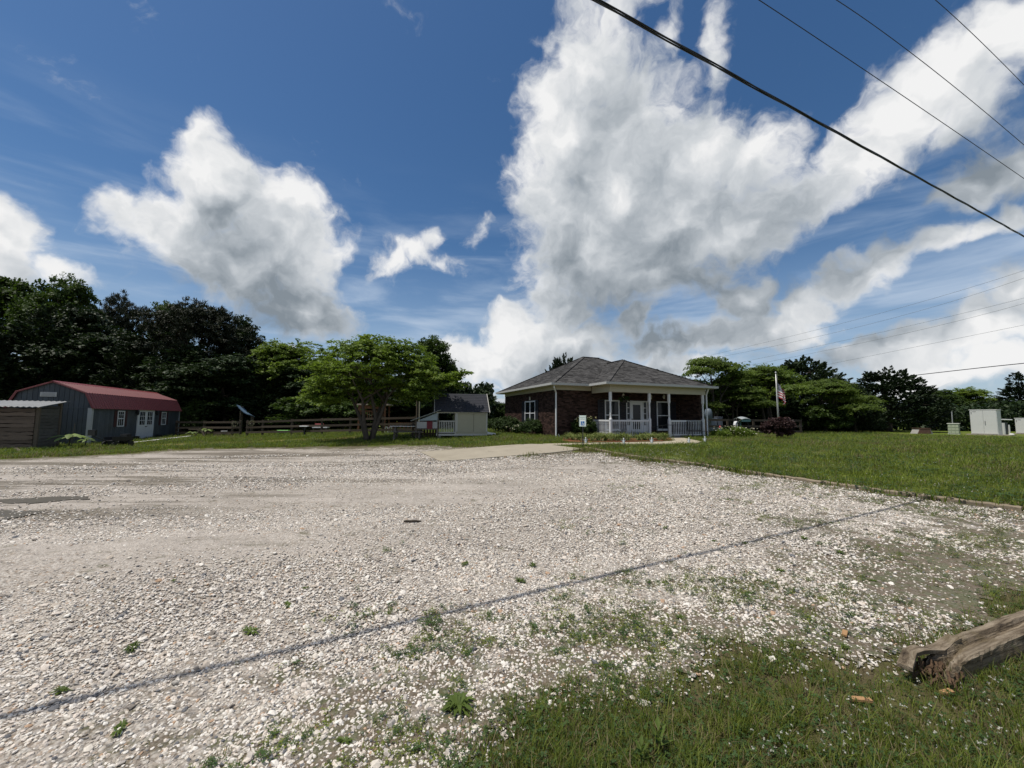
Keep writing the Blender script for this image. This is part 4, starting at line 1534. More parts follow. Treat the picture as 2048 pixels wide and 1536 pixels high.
def put_tree(kind, v, px, py_top, wpx, Y, label, group, name=None, cat='tree', base=None):
    """tree standing at depth Y whose top shows at (px, py_top) and whose crown is wpx wide"""
    top = at(px, py_top, Y)
    x, y = top.x, top.y
    z = tz(x, y)
    h, w = top.z - z, wpx * Y / FPX
    s = SPEC[kind]
    key = (kind, v)
    if key not in PROTO:
        rr = random.Random(hash(key) % 1000 if False else (len(PROTO) * 7 + 3))
        if s['lob'] == 'b':
            lb = broad_lobes(rr, s['h'], s['w'], .12 if kind in ('dark', 'bush', 'pine') else .2)
        elif s['lob'] == 'c':
            lb = cone_lobes(s['h'], s['w'], 8, .35)
        elif s['lob'] == 'd':
            lb = cone_lobes(s['h'], s['w'], 7, .72)
        else:
            lb = []
            for k in range(10):
                a = rr.random() * 6.283
                d = (.15 + .85 * rr.random() ** .7) * s['w'] * .42
                lb.append((math.cos(a) * d, math.sin(a) * d, s['h'] * (.88 - .30 * (d / s['w'] / .42) ** 2 - .22 * rr.random()), 1.1, 1.1, .35))
            lb.append((0, 0, s['h'] * .8, 1.4, 1.4, .45))
        T = make_tree(name or kind + '_tree', label, cat, (x, y, z), lb, s['n'], s['per'], s['cr'], s['leaf'], s['style'], s['mat'], s['tr'], 100 + len(PROTO), group,
                      stems=3 if s['lob'] == 'm' else 1, shell={'m': (.3, 1.0), 'c': (.7, 1.04), 'd': (.78, 1.04)}.get(s['lob'], (.45, 1.05)))
        PROTO[key] = T
        T['h0'], T['w0'] = s['h'], s['w']
    else:
        T = dup(PROTO[key], (x, y, z), rr0.random() * 6.283, label=label)
        T.name = name or kind + '_tree'
        if group:
            T['group'] = group
        elif 'group' in T:
            del T['group']
    T.scale = (w / s['w'], w / s['w'], h / s['h'] * 1.0)
    return T


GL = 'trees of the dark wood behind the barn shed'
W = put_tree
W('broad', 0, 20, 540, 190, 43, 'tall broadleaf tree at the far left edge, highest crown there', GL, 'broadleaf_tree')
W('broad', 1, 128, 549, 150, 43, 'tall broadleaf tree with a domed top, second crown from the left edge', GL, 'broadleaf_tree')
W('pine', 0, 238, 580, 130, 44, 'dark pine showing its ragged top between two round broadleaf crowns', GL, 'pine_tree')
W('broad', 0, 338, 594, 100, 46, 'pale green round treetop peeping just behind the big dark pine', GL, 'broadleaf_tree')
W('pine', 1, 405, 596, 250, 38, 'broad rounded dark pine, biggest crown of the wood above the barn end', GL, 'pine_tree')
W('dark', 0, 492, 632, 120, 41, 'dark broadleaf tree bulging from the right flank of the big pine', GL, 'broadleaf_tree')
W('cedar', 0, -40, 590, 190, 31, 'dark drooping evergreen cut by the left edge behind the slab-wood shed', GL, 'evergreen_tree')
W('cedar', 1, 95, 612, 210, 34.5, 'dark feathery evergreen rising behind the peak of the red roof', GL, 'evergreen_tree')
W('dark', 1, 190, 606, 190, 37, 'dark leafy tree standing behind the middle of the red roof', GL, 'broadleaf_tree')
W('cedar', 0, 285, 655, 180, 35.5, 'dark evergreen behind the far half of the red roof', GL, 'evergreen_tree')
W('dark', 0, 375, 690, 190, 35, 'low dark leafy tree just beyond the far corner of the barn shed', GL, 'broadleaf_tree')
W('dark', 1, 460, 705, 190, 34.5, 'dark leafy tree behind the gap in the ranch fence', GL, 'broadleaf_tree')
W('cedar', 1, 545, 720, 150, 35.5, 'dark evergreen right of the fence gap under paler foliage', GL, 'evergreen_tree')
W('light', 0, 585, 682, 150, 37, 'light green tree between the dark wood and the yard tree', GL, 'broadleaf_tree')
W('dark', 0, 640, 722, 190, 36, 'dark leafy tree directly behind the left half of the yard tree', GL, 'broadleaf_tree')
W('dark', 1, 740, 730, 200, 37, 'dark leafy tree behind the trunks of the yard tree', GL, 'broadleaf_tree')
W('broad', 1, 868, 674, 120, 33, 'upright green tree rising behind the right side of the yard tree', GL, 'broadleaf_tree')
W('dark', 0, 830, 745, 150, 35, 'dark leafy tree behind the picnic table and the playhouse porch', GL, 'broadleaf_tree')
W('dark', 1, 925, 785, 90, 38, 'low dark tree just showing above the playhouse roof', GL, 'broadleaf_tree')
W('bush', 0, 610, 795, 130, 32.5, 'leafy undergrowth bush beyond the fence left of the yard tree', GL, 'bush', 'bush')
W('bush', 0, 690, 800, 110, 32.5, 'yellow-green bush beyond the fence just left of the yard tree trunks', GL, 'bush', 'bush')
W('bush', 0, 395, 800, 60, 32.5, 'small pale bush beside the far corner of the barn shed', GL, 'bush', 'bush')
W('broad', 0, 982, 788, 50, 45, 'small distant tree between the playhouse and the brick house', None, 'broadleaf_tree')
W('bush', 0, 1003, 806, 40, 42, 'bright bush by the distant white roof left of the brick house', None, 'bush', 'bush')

GR = 'trees beyond the brick house and lawn'
W('dome', 1, 1126, 708, 110, 37, 'dark cedar whose tip shows above the left slope of the house roof', GR, 'evergreen_tree')
W('mimosa', 0, 1418, 693, 190, 31, 'airy mimosa tree rising just right of the porch roof', GR, 'mimosa_tree')
W('mimosa', 1, 1530, 712, 210, 33, 'wide feathery mimosa tree right behind the flagpole', GR, 'mimosa_tree')
W('mimosa', 0, 1640, 745, 180, 33.5, 'low spreading mimosa tree right of the flagpole', GR, 'mimosa_tree')
W('mimosa', 1, 1465, 755, 170, 31.5, 'low leafy mimosa tree above the grey fence left of the flagpole', GR, 'mimosa_tree')
W('dome', 0, 1600, 714, 200, 40, 'dark rounded cedar behind and right of the flag', GR, 'evergreen_tree')
W('dark', 1, 1500, 740, 150, 37, 'dark leafy tree filling the gap behind the mimosas', GR, 'broadleaf_tree')
W('dark', 0, 1405, 760, 140, 38, 'dark leafy tree behind the right end of the porch', GR, 'broadleaf_tree')
W('dome', 0, 1705, 768, 100, 36, 'small conical cedar at the lawn edge left of the great dark cedar', GR, 'evergreen_tree')
W('bush', 0, 1650, 810, 90, 33, 'shadowed bush at the far lawn edge right of the fence end', GR, 'bush', 'bush')
W('dome', 1, 1770, 735, 178, 40, 'great dark dome-shaped cedar standing alone beyond the lawn', GR, 'evergreen_tree')
W('broad', 0, 1880, 776, 80, 52, 'green tree beyond the green utility box', GR, 'broadleaf_tree')
W('light', 0, 1935, 775, 90, 54, 'pale loose-crowned tree above the white utility cabinet', GR, 'broadleaf_tree')
W('cedar', 0, 1865, 790, 70, 50, 'dark cedar between the great cedar and the green utility box', GR, 'evergreen_tree')
W('dark', 1, 1960, 800, 110, 50, 'low dark tree directly behind the white utility cabinet', GR, 'broadleaf_tree')
W('cedar', 1, 2035, 744, 110, 46, 'dark pointed cedar at the right edge of the view', GR, 'evergreen_tree')
W('dark', 0, 2120, 770, 130, 46, 'dark leafy tree beyond the right edge cabinet', GR, 'broadleaf_tree')
W('bush', 0, 1925, 832, 40, 45, 'yellow-green bush between the green box and the white cabinet', GR, 'bush', 'bush')
W('dark', 0, 1330, 790, 160, 42, 'dark tree crown just over the right slope of the house roof', GR, 'broadleaf_tree')


def undergrowth(name, seed, boxes, mat, n, leaf):
    """tangle filling the wood's floor behind the first trees: one mass nobody could count"""
    rng = np.random.default_rng(seed)
    P = []
    for (x0, y0, x1, y1, dep, h) in boxes:
        t, k = rng.random(n), rng.random(n)
        x, y = x0 + (x1 - x0) * t, y0 + (y1 - y0) * t + dep * k
        top = h * (.45 + .75 * fbm(x * .35 + seed, y * .35, 4))
        z = terr(x, y) + top * rng.random(n) ** .8
        P.append(np.stack([x, y, z], 1))
    P = np.concatenate(P)
    N = len(P)
    a = unit(rng.normal(size=(N, 3)) + np.array([0, 0, .2]))
    b = unit(np.cross(unit(rng.normal(size=(N, 3)) * .7 + np.array([0, -.4, .8])), a))
    ln = leaf * (.6 + .8 * rng.random((N, 1)))
    o = link(name, npmesh(name, leaf_quads(rng, P, a * ln * .5, b * ln * .33), 4, mat))
    o['kind'] = 'stuff'
    return o


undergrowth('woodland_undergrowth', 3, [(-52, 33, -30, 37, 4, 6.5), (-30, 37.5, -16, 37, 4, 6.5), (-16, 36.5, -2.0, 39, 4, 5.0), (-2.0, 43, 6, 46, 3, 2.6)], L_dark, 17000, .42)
undergrowth('lawn_edge_undergrowth', 4, [(13, 36, 27, 36, 4, 3.6), (26, 38.5, 40, 42, 3, 2.8), (38, 43, 75, 43, 4, 3.6)], L_dark, 15000, .38)


# ------------------------------------------------------------------ shrubs and beds near the house
def shrub(name, label, base, rx, ry, h, n, leaf, mat, seed, group=None, style='broad', cr=.14):
    lobes = [(0, 0, h * .5, rx * .9, ry * .9, h * .48)]
    rr = random.Random(seed)
    for k in range(7):
        a = rr.random() * 6.283
        lobes.append((math.cos(a) * rx * .55, math.sin(a) * ry * .55, h * rr.uniform(.25, .7), rx * .45, ry * .45, h * .3))
    T = thing(name, label, 'bush', base, 0, group)
    link('foliage', crown_mesh(seed, lobes, int(n * 2.2), 34, cr * .8, (leaf[0] * .8, leaf[1]), style, .9, (.72, 1.03), mat), T)
    st = MB()
    for k in range(5):
        a = rr.random() * 6.283
        st.tube([(math.cos(a) * .05, math.sin(a) * .05, -.05), (math.cos(a) * rx * .3, math.sin(a) * ry * .3, h * .5)], [.02, .01], 5)
    st.build('stems', M_bark, T, kind='stuff')
    return T


def blooms(parent, pts, r, mat, name='blossoms'):
    """small flower heads, each a ring of petals"""
    V = []
    rng = np.random.default_rng(len(pts))
    for p in pts:
        for k in range(5):
            a = rng.random() * 6.283
            d = np.array([math.cos(a), math.sin(a), rng.uniform(-.2, .7)])
            s = np.array([-math.sin(a), math.cos(a), 0]) * r * .55
            c = np.array(p)
            V.append([c, c + d * r * .6 + s, c + d * r * 1.2, c + d * r * .6 - s])
    o = link(name, npmesh(name, np.array(V), 4, mat), parent)
    o['kind'] = 'stuff'
    return o


P_white = leafmat('petal_white', (.55, .52, .42), (.75, .72, .62), .3)
P_cream = leafmat('petal_cream', (.38, .36, .22), (.6, .56, .38), .3)
P_red = leafmat('petal_red', (.25, .02, .03), (.4, .06, .08), .2)
b = hp(-.75, 5.6)
b.z = tz(b.x, b.y)
shrub('shrub', 'large rounded dark green shrub by the side wall, left of the window', b, .95, 1.0, 1.15, 150, (.10, .6), L_shrub, 61)
b = hp(-.95, 7.4)
b.z = tz(b.x, b.y)
shrub('shrub', 'dark green shrub at the far left end of the brick side wall', b, .8, .9, 1.1, 120, (.10, .6), L_shrub, 62)
b = hp(-.62, 2.1)
b.z = tz(b.x, b.y)
shrub('shrub', 'rounded dark green shrub by the side wall below the right of the window', b, .72, .75, 1.02, 130, (.09, .6), L_shrub, 63)
b = hp(-.9, 3.55)
b.z = tz(b.x, b.y)
T = shrub('flower_bush', 'small bush with white blossoms between the two rounded shrubs', b, .4, .45, .6, 50, (.09, .6), L_shrub, 64)
rg = random.Random(9)
blooms(T, [(rg.gauss(0, .3), rg.gauss(-.1, .25), rg.uniform(.25, .66)) for _ in range(40)], .05, P_white)
b = hp(1.45, -.55)
b.z = tz(b.x, b.y)
T = shrub('hydrangea_bush', 'leafy hydrangea with cream flower heads against the front brick wall', b, .72, .5, 1.15, 110, (.12, .6), L_shrub, 65)
blooms(T, [(math.cos(a) * .55 * q, -abs(math.sin(a)) * .42 * q, rg.uniform(.45, 1.2)) for a, q in [(rg.random() * 6.28, rg.uniform(.5, 1.1)) for _ in range(60)]], .055, P_cream)
b = hp(9.35, -2.3)
b.z = tz(b.x, b.y)
for k, (dx, dy, rx, h, n, lb) in enumerate([(0, 0, .55, .55, 50, 'white-flowered rose bush at the right foot of the porch'), (1.1, .1, .7, .62, 70, 'wide rose bush with pale blossoms right of the porch corner'),
                                            (2.0, .0, .6, .5, 60, 'low rose bush with pale blossoms nearest the grey fence')]):
    q = b + U * dx + Vv * dy
    q.z = tz(q.x, q.y)
    T = shrub('rose_bush', lb, q, rx, .5, h, n, (.07, .6), L_main, 70 + k)
    blooms(T, [(rg.gauss(0, rx * .6), rg.gauss(-.1, .3), rg.uniform(.15, h + .08)) for _ in range(45)], .045, P_white)
# burgundy shrub on the lawn
p = gnd(1556, 879)
T = shrub('burgundy_shrub', 'round burgundy-leaved shrub on the lawn in front of the flagpole', p, .78, .75, 1.15, 170, (.12, .55), L_maroon, 80, cr=.16)
blooms(T, [(math.cos(a) * .6 * q, math.sin(a) * .6 * q, rg.uniform(.75, 1.2)) for a, q in [(rg.random() * 6.28, rg.uniform(.2, 1.1)) for _ in range(45)]], .04, leafmat('new_red_leaf', (.10, .02, .018), (.18, .05, .035), .3), 'young_leaves')

# liriope clumps along the bed
L_lir = leafmat('leaf_liriope', (.085, .12, .026), (.26, .29, .11), .35)


def liriope_mesh(seed):
    rng = np.random.default_rng(seed)
    V = []
    for k in range(130):
        a = rng.random() * 6.283
        ln = .36 + .24 * rng.random()
        d = np.array([math.cos(a), math.sin(a), 0])
        s = np.array([-math.sin(a), math.cos(a), 0]) * (.013 + .008 * rng.random())
        b0 = d * .06 * rng.random()
        ang0 = rng.uniform(.7, 1.5)
        prev = b0
        z = 0
        for i in range(4):
            t = ang0 - i * .52
            nxt = prev + d * math.cos(t) * ln / 4 + np.array([0, 0, math.sin(t) * ln / 4])
            w0, w1 = s * (1 - i * .18), s * (1 - (i + 1) * .22)
            V.append([prev - w0, prev + w0, nxt + w1, nxt - w1])
            prev = nxt
    return npmesh('leaves', np.array(V), 4, L_lir)


lm = [liriope_mesh(s) for s in (1, 2, 3)]
rl = random.Random(4)
for k, (px, py, sc) in enumerate([(1133, 880, .8), (1146, 881.5, .9), (1158, 882, .85), (1172, 883, .95), (1184, 882.5, 1.0), (1197, 882.8, 1.05), (1211, 883, 1.15), (1222, 880, 1.1), (1232, 882.8, 1.0), (1243, 882.5, 1.15), (1256, 882.2, 1.0),
                                  (1266, 876.5, 1.2), (1278, 882.3, 1.0), (1290, 882, .95), (1301, 881.6, 1.1), (1308, 876, 1.1), (1318, 881.5, 1.0), (1329, 881, 1.1), (1140, 877, .9), (1164, 878, .9), (1190, 876.5, 1.0), (1204, 878, 1.0), (1238, 877, 1.15), (1250, 878, 1.0), (1285, 877.5, 1.05), (1296, 877.5, 1.0), (1322, 876.5, 1.0)]):
    p = gnd(px, py)
    T = thing('liriope_clump', {0: 'leftmost arching grass-like clump of the bed, below the hydrangea', 17: 'rightmost arching grass-like clump of the bed, beside the curve of the path'}.get(k, 'arching variegated grass-like clump in the front row of the mulch bed' if py > 879 else 'arching variegated grass-like clump in the back row, against the porch railing'), 'plant', p + Vector((0, 0, .04)), rl.random() * 6, 'arching grass-like clumps along the porch bed')
    T.scale = (sc, sc, sc * 1.1)
    link('leaves', lm[k % 3], T)

# big-leaved plants by the barn shed


def bigleaf(name, label, base, h, n, ln, seed, stake=False):
    rr = random.Random(seed)
    T = thing(name, label, 'plant', base)
    Lb = leafmat('leaf_big_pale', (.10, .16, .04), (.24, .30, .11), .35)
    MB().tube([(0, 0, -.05), (.03, 0, h)], [.03, .018], 6).build('stem', M_bark, T)
    for k in range(n):
        a = k * 6.283 / n + rr.uniform(-.3, .3)
        d = Vector((math.cos(a), math.sin(a), 0))
        s = Vector((-math.sin(a), math.cos(a), 0))
        z0 = h * rr.uniform(.75, 1.0)
        lf = MB()
        for i in range(6):
            t = i / 5
            c = d * ln * t + Vector((0, 0, z0 + .22 * ln * math.sin(t * 3.0) - .18 * ln * t))
            w = .17 * ln * math.sin(math.pi * (t * .86 + .09)) * (1 + .15 * math.sin(i * 5))
            lf.v += [tuple(c - s * w - Vector((0, 0, w * .35))), tuple(c), tuple(c + s * w - Vector((0, 0, w * .35)))]
        for i in range(5):
            q = 3 * i
            lf.f += [(q, q + 1, q + 4, q + 3), (q + 1, q + 2, q + 5, q + 4)]
        lf.build('leaf', Lb, T, smooth=True, fix=False)
    if stake:
        MB().tube([(.05, .05, .0), (.13, .05, h + .55)], .012, 5).build('stake', M_wood, T)
    return T


bigleaf('big_leaf_plant', 'pale large-leaved plant with a stake before the barn gable', gnd(137, 897), .62, 8, .72, 1, True)
bigleaf('big_leaf_plant', 'small pale-leaved plant at the white corner post of the barn', gnd(170, 894), .38, 6, .38, 2)
bigleaf('big_leaf_plant', 'pale leafy plant at the end of the white ramp board', gnd(383, 876), .42, 6, .4, 3)
bigleaf('big_leaf_plant', 'pale leafy plant at the fence post by the barn', gnd(412, 874), .6, 7, .45, 4)


# ------------------------------------------------------------------ timbers
M_tim = pm('old_landscape_timber', (.22, .18, .13), .95, .35, 3.5, .8, 34, .1, stretch=(1, 1, 1), dirt=((.10, .085, .06), .6))
edge_px = [(1172, 897.5), (1250, 913), (1330, 923.5), (1404, 932.5), (1529, 952.5), (1678, 973.5), (1834, 995.5), (2048, 1023.5), (2400, 1072)]
E2 = [gnd(*p) for p in edge_px]
for k, (a, c) in enumerate(zip(E2[:-1], E2[1:])):
    d = (c - a).normalized()
    where = ['the sign end', 'just past the sign', 'third from the sign', 'beside the clover patch', 'before the middle of the lawn edge', 'past the middle of the lawn edge', 'nearest the right edge of the view', 'running out of view on the right'][k]
    T = MB()
    n = 14
    w, h = .062, .085
    for i in range(n + 1):
        q = a + d * .02 + (c - a - d * .04) * i / n
        z = tz(q.x, q.y)
        s = Vector((d.y, -d.x, 0))
        jj = [random.uniform(-.008, .008) for _ in range(4)]
        q = Vector((q.x, q.y, z + jj[0])) + s * jj[1]
        for (sx, zz) in ((-w, -.03), (-w, h * .75), (-w * .6, h), (w * .6, h), (w, h * .75), (w, -.03)):
            T.v.append(tuple(q + s * sx + Vector((0, 0, zz + jj[2] * .5))))
    for i in range(n):
        for j in range(6):
            j2 = (j + 1) % 6
            T.f.append((i * 6 + j, i * 6 + j2, i * 6 + 6 + j2, i * 6 + 6 + j))
    T.f += [tuple(range(6)), tuple(n * 6 + i for i in range(6))]
    tag(T.build('landscape_timber', M_tim), 'weathered timber edging the lawn, ' + where, 'timber', 'timbers edging the lawn')


def rotten_timber():
    a, c = gnd(1866, 1368), gnd(2099, 1268)
    d = (c - a).normalized()
    c = a + d * 4.0
    T = thing('rotten_timber', 'big split and rotten timber lying at the near right edge of the gravel', 'timber', a, math.atan2(d.y, d.x))
    m, t, p = bsdf('rotten_wood')
    tc = t.new('ShaderNodeTexCoord')
    mp = t.new('ShaderNodeMapping')
    mp.inputs['Scale'].default_value = (1.2, 14, 14)
    t.link(tc.outputs['Object'], mp.inputs[0])
    g = t.noise(mp.outputs[0], 2.2, 8, .68, .5)
    n2 = t.noise(tc.outputs['Object'], 5, 6, .65)
    c_ = t.ramp(g, [(.3, (.035, .027, .02)), (.45, (.135, .105, .072)), (.6, (.25, .205, .15)), (.75, (.34, .29, .22))])
    c_ = t.mixc(t.math('MULTIPLY', t.smooth(n2, .5, .68), .6), c_, (.115, .09, .05))
    t.link(c_, p.inputs['Base Color'])
    p.inputs['Roughness'].default_value = .95
    p.inputs['Specular IOR Level'].default_value = .1
    b = t.new('ShaderNodeBump')
    b.inputs['Strength'].default_value = 1.0
    b.inputs['Distance'].default_value = .02
    t.link(g, b.inputs['Height'])
    t.link(b.outputs[0], p.inputs['Normal'])
    MATS['rotten_wood'] = m
    rr = random.Random(3)
    w, h = .088, .145
    n = 90
    prof = [(-w, -.02), (-w, h * .35), (-w, h * .7), (-w * .96, h * .94), (-w * .8, h), (-w * .4, h), (-.035, h * 1.0), (-.012, h * .93), (.012, h * .93), (.03, h), (w * .5, h), (w * .85, h), (w, h * .94), (w, h * .6), (w, h * .3), (w, -.02)]
    k = len(prof)
    s = MB()
    for i in range(n + 1):
        x = 4.0 * (i / n) ** 1.35
        e = max(0, 1 - x / .38)          # eaten away towards the end
        for j, (y, z) in enumerate(prof):
            jag = (float(vnoise(j * .9 + 3, 7.3)) - .2) * .22 * e
            zz = z - (.05 * e * e * (1 if z > .1 else 0)) * (1 + rr.random())
            if j in (7, 8):
                zz -= (.012 + .05 * e + .02 * float(vnoise(x * 3, 9)))
            s.v.append((x + jag + rr.uniform(-.006, .006), y * (1 - .18 * e) + .012 * math.sin(x * 1.5) + rr.uniform(-.003, .003) + (float(vnoise(x * 4, j)) - .5) * .012, zz + (float(vnoise(x * 5, j * 2 + 40)) - .5) * .014))
    for i in range(n):
        for j in range(k):
            j2 = (j + 1) % k
            s.f.append((i * k + j, i * k + j2, i * k + k + j2, i * k + k + j))
    s.f += [tuple(range(k)), tuple(n * k + j for j in range(k))]
    s.build('beam', m, T)
    ms = pm('fresh_rot', (.115, .075, .048), .95, .6, 14, .8, 60, .1)
    sp = MB()
    for q in range(90):
        y, z = rr.uniform(-w, w * .9), rr.uniform(.005, h * .8)
        x = rr.uniform(-.06, .16)
        ln = rr.uniform(.012, .055)
        sp.tube([(x, y, z), (x - ln * .4, y + rr.uniform(-.02, .02), z - rr.uniform(0, .05)), (x - ln, y + rr.uniform(-.03, .03), max(.005, z - rr.uniform(0, .1)))], [.009, .007, .002], 4)
    sp.build('splinters', ms, T, kind='stuff')
    # lifted slab of grey weathered top
    sb = MB()
    for i in range(9):
        x = -.14 + i * .07
        y0, y1 = .022 + .012 * rr.random(), .088 + .015 * rr.random()
        z = h - .012 + .02 * math.sin(i * .9) - (.05 if i == 0 else 0)
        sb.v += [(x, y0, z), (x, y1, z - .01), (x, y0, z + .022), (x, y1, z + .014)]
    for i in range(8):
        b0, b1 = 4 * i, 4 * i + 4
        sb.f += [(b0, b1, b1 + 1, b0 + 1), (b0 + 2, b0 + 3, b1 + 3, b1 + 2), (b0, b0 + 2, b1 + 2, b1), (b0 + 1, b1 + 1, b1 + 3, b0 + 3)]
    sb.f += [(0, 1, 3, 2), (32, 34, 35, 33)]
    sb.build('loose_slab', m, T)
    return T


rotten_timber()
M_chip = pm('wood_chip', (.34, .20, .10), .95, .4, 10, .5, 50, .1)
for k, (px, py, a, ln, lb) in enumerate([(1722, 1410, -.2, .10, 'orange-brown wood chip lying in the grass left of the rotten timber'), (1690, 1275, .8, .08, 'pale wood sliver on the gravel above the rotten timber'), (1895, 1395, .2, .07, 'small wood chip lying in the grass under the rotten timber')]):
    p = gnd(px, py) + Vector((0, 0, .03))
    dv = Vector((math.cos(a), math.sin(a), .05)) * ln
    tag(MB().beam(p - dv * .5, p + dv * .5, .03, .012).build('wood_chip', M_chip), lb, 'wood chip')


# ------------------------------------------------------------------ parking sign
def sign():
    p = gnd(1166, 896.5)
    T = thing('parking_sign', 'white and blue accessible parking sign on a thin black post beside the concrete pad', 'sign', p, R(-33))
    MB().box(-.02, .02, -.012, .012, -.1, 1.32).build('post', M_black, T)
    M_sg = pm('sign_white', (.72, .76, .74), .4, .05, 3)
    M_bl = pm('sign_blue', (.02, .12, .34), .4, .05, 3)
    M_gr = pm('sign_green', (.03, .22, .13), .4, .05, 3)
    pn = MB().box(-.152, .152, -.022, -.0125, .88, 1.34).build('panel', M_sg, T, bevel=.003)
    MB().ring(-.142, .142, .89, 1.33, .008, -.0245, -.0215).build('border', M_gr, pn)
    MB().box(-.085, .085, -.0245, -.0215, .93, 1.10).build('symbol_field', M_bl, pn)
    sy = MB()
    y0, y1 = -.027, -.0243
    sy.prism([(-.015 + .014 * math.cos(a * .7854), 1.075 + .014 * math.sin(a * .7854)) for a in range(8)], y0, y1, 'y')
    arc = [(.0 + .042 * math.cos(R(t)), .985 + .042 * math.sin(R(t))) for t in range(140, 381, 20)]
    inn = [(.0 + .030 * math.cos(R(t)), .985 + .030 * math.sin(R(t))) for t in range(380, 139, -20)]
    sy.prism(arc + inn, y0, y1, 'y')
    sy.prism([(-.022, 1.058), (-.008, 1.058), (-.004, 1.004), (.032, 1.004), (.05, .955), (.064, .958), (.044, 1.017), (-.018, 1.017)], y0 - .0004, y1, 'y')
    sy.build('wheelchair_symbol', M_sg, pn, kind='stuff')
    for txt, z, sz in (('RESERVED', 1.245, .052), ('PARKING', 1.175, .052)):
        cu = bpy.data.curves.new('lettering', 'FONT')
        cu.body = txt
        cu.size = sz
        cu.align_x = 'CENTER'
        cu.extrude = .001
        tmp = bpy.data.objects.new('tmp', cu)
        COL.objects.link(tmp)
        bpy.context.view_layer.update()
        me = bpy.data.meshes.new_from_object(tmp.evaluated_get(bpy.context.evaluated_depsgraph_get()))
        bpy.data.objects.remove(tmp)
        me.transform(Matrix.Translation((0, -.0235, z)) @ Matrix.Rotation(math.pi / 2, 4, 'X'))
        me.materials.clear()
        me.materials.append(M_gr)
        o = link('lettering', me, pn)
        o['kind'] = 'stuff'
    return T


sign()


# ------------------------------------------------------------------ flagpole with a flag hanging limp
def flag():
    p = gnd(1557.5, 872.5)
    Y = p.y
    top = at(1554.5, 744, Y).z
    T = thing('flagpole', 'slim pale flagpole standing on the lawn behind the burgundy shrub', 'flagpole', p)
    h = top - p.z
    mp_ = pm('pole_aluminium', (.52, .52, .50), .35, .1, 3, 0, 1, .5, metal=.3)
    MB().tube([(0, 0, -.1), (0, 0, h * .5), (0, 0, h - .08)], [.034, .030, .022], 10).build('pole', mp_, T, smooth=True)
    MB().lathe([(.02, 0), (.05, .03), (.05, .07), (.02, .1)], 10, (0, 0, h - .085)).build('finial', mp_, T, smooth=True)
    MB().tube([(.055, -.02, .9), (.06, -.02, h - .1)], .006, 4).build('halyard', M_white, T)
    nx, ny = 44, 26
    ztop = at(1556, 764, Y).z
    me = bpy.data.meshes.new('flag')
    V, Fc, UV = [], [], []
    for j in range(ny + 1):
        for i in range(nx + 1):
            u, v = i / nx, j / ny
            fold = math.sin(u * 13 + v * 1.5) * .05 * (0.3 + u) + math.sin(u * 5 - v * 4) * .04
            x = .05 + .80 * u ** .8 * (.55 + .45 * math.sin(1.9 * v + .3)) * (1 - .38 * u)
            V.append((p.x + x, p.y - .02 + fold * 1.6, ztop - v * 1.0 - u * .62 * (1 - .12 * v)))
            UV.append((u, v))
    for j in range(ny):
        for i in range(nx):
            a = j * (nx + 1) + i
            Fc.append((a, a + 1, a + nx + 2, a + nx + 1))
    me.from_pydata(V, [], Fc)
    at_ = me.attributes.new('fuv', 'FLOAT_VECTOR', 'POINT')
    at_.data.foreach_set('vector', np.array([(u, v, 0) for u, v in UV], np.float32).reshape(-1))
    me.polygons.foreach_set('use_smooth', [True] * len(me.polygons))
    m, t, q = bsdf('flag_cloth')
    A = t.new('ShaderNodeAttribute', attribute_name='fuv')
    s = t.new('ShaderNodeSeparateXYZ')
    t.link(A.outputs['Vector'], s.inputs[0])
    stripe = t.math('MODULO', t.math('FLOOR', t.math('MULTIPLY', s.outputs[1], 13.0)), 2.0)
    c = t.mixc(stripe, (.42, .02, .035), (.76, .74, .72))
    can = t.math('MULTIPLY', t.math('LESS_THAN', s.outputs[0], .4), t.math('LESS_THAN', s.outputs[1], 7 / 13))
    fx = t.math('SUBTRACT', t.math('FRACT', t.math('MULTIPLY', s.outputs[0], 15.0)), .5)
    fy = t.math('SUBTRACT', t.math('FRACT', t.math('MULTIPLY', s.outputs[1], 9.3)), .5)
    star = t.math('LESS_THAN', t.math('ADD', t.math('MULTIPLY', fx, fx), t.math('MULTIPLY', fy, fy)), .07)
    c = t.mixc(can, c, t.mixc(star, (.012, .018, .06), (.68, .66, .64)))
    t.link(c, q.inputs['Base Color'])
    q.inputs['Roughness'].default_value = .8
    me.materials.append(m)
    o = link('flag', me)
    tag(o, 'limp red, white and blue flag of stars and stripes hanging on the flagpole', 'flag')


flag()


# ------------------------------------------------------------------ utility boxes at the far right
M_cab = pm('cabinet_white', (.56, .56, .54), .5, .06, 2, .05, 30, .35)
M_cabg = pm('cabinet_green', (.36, .40, .29), .5, .08, 2, .05, 30, .35)


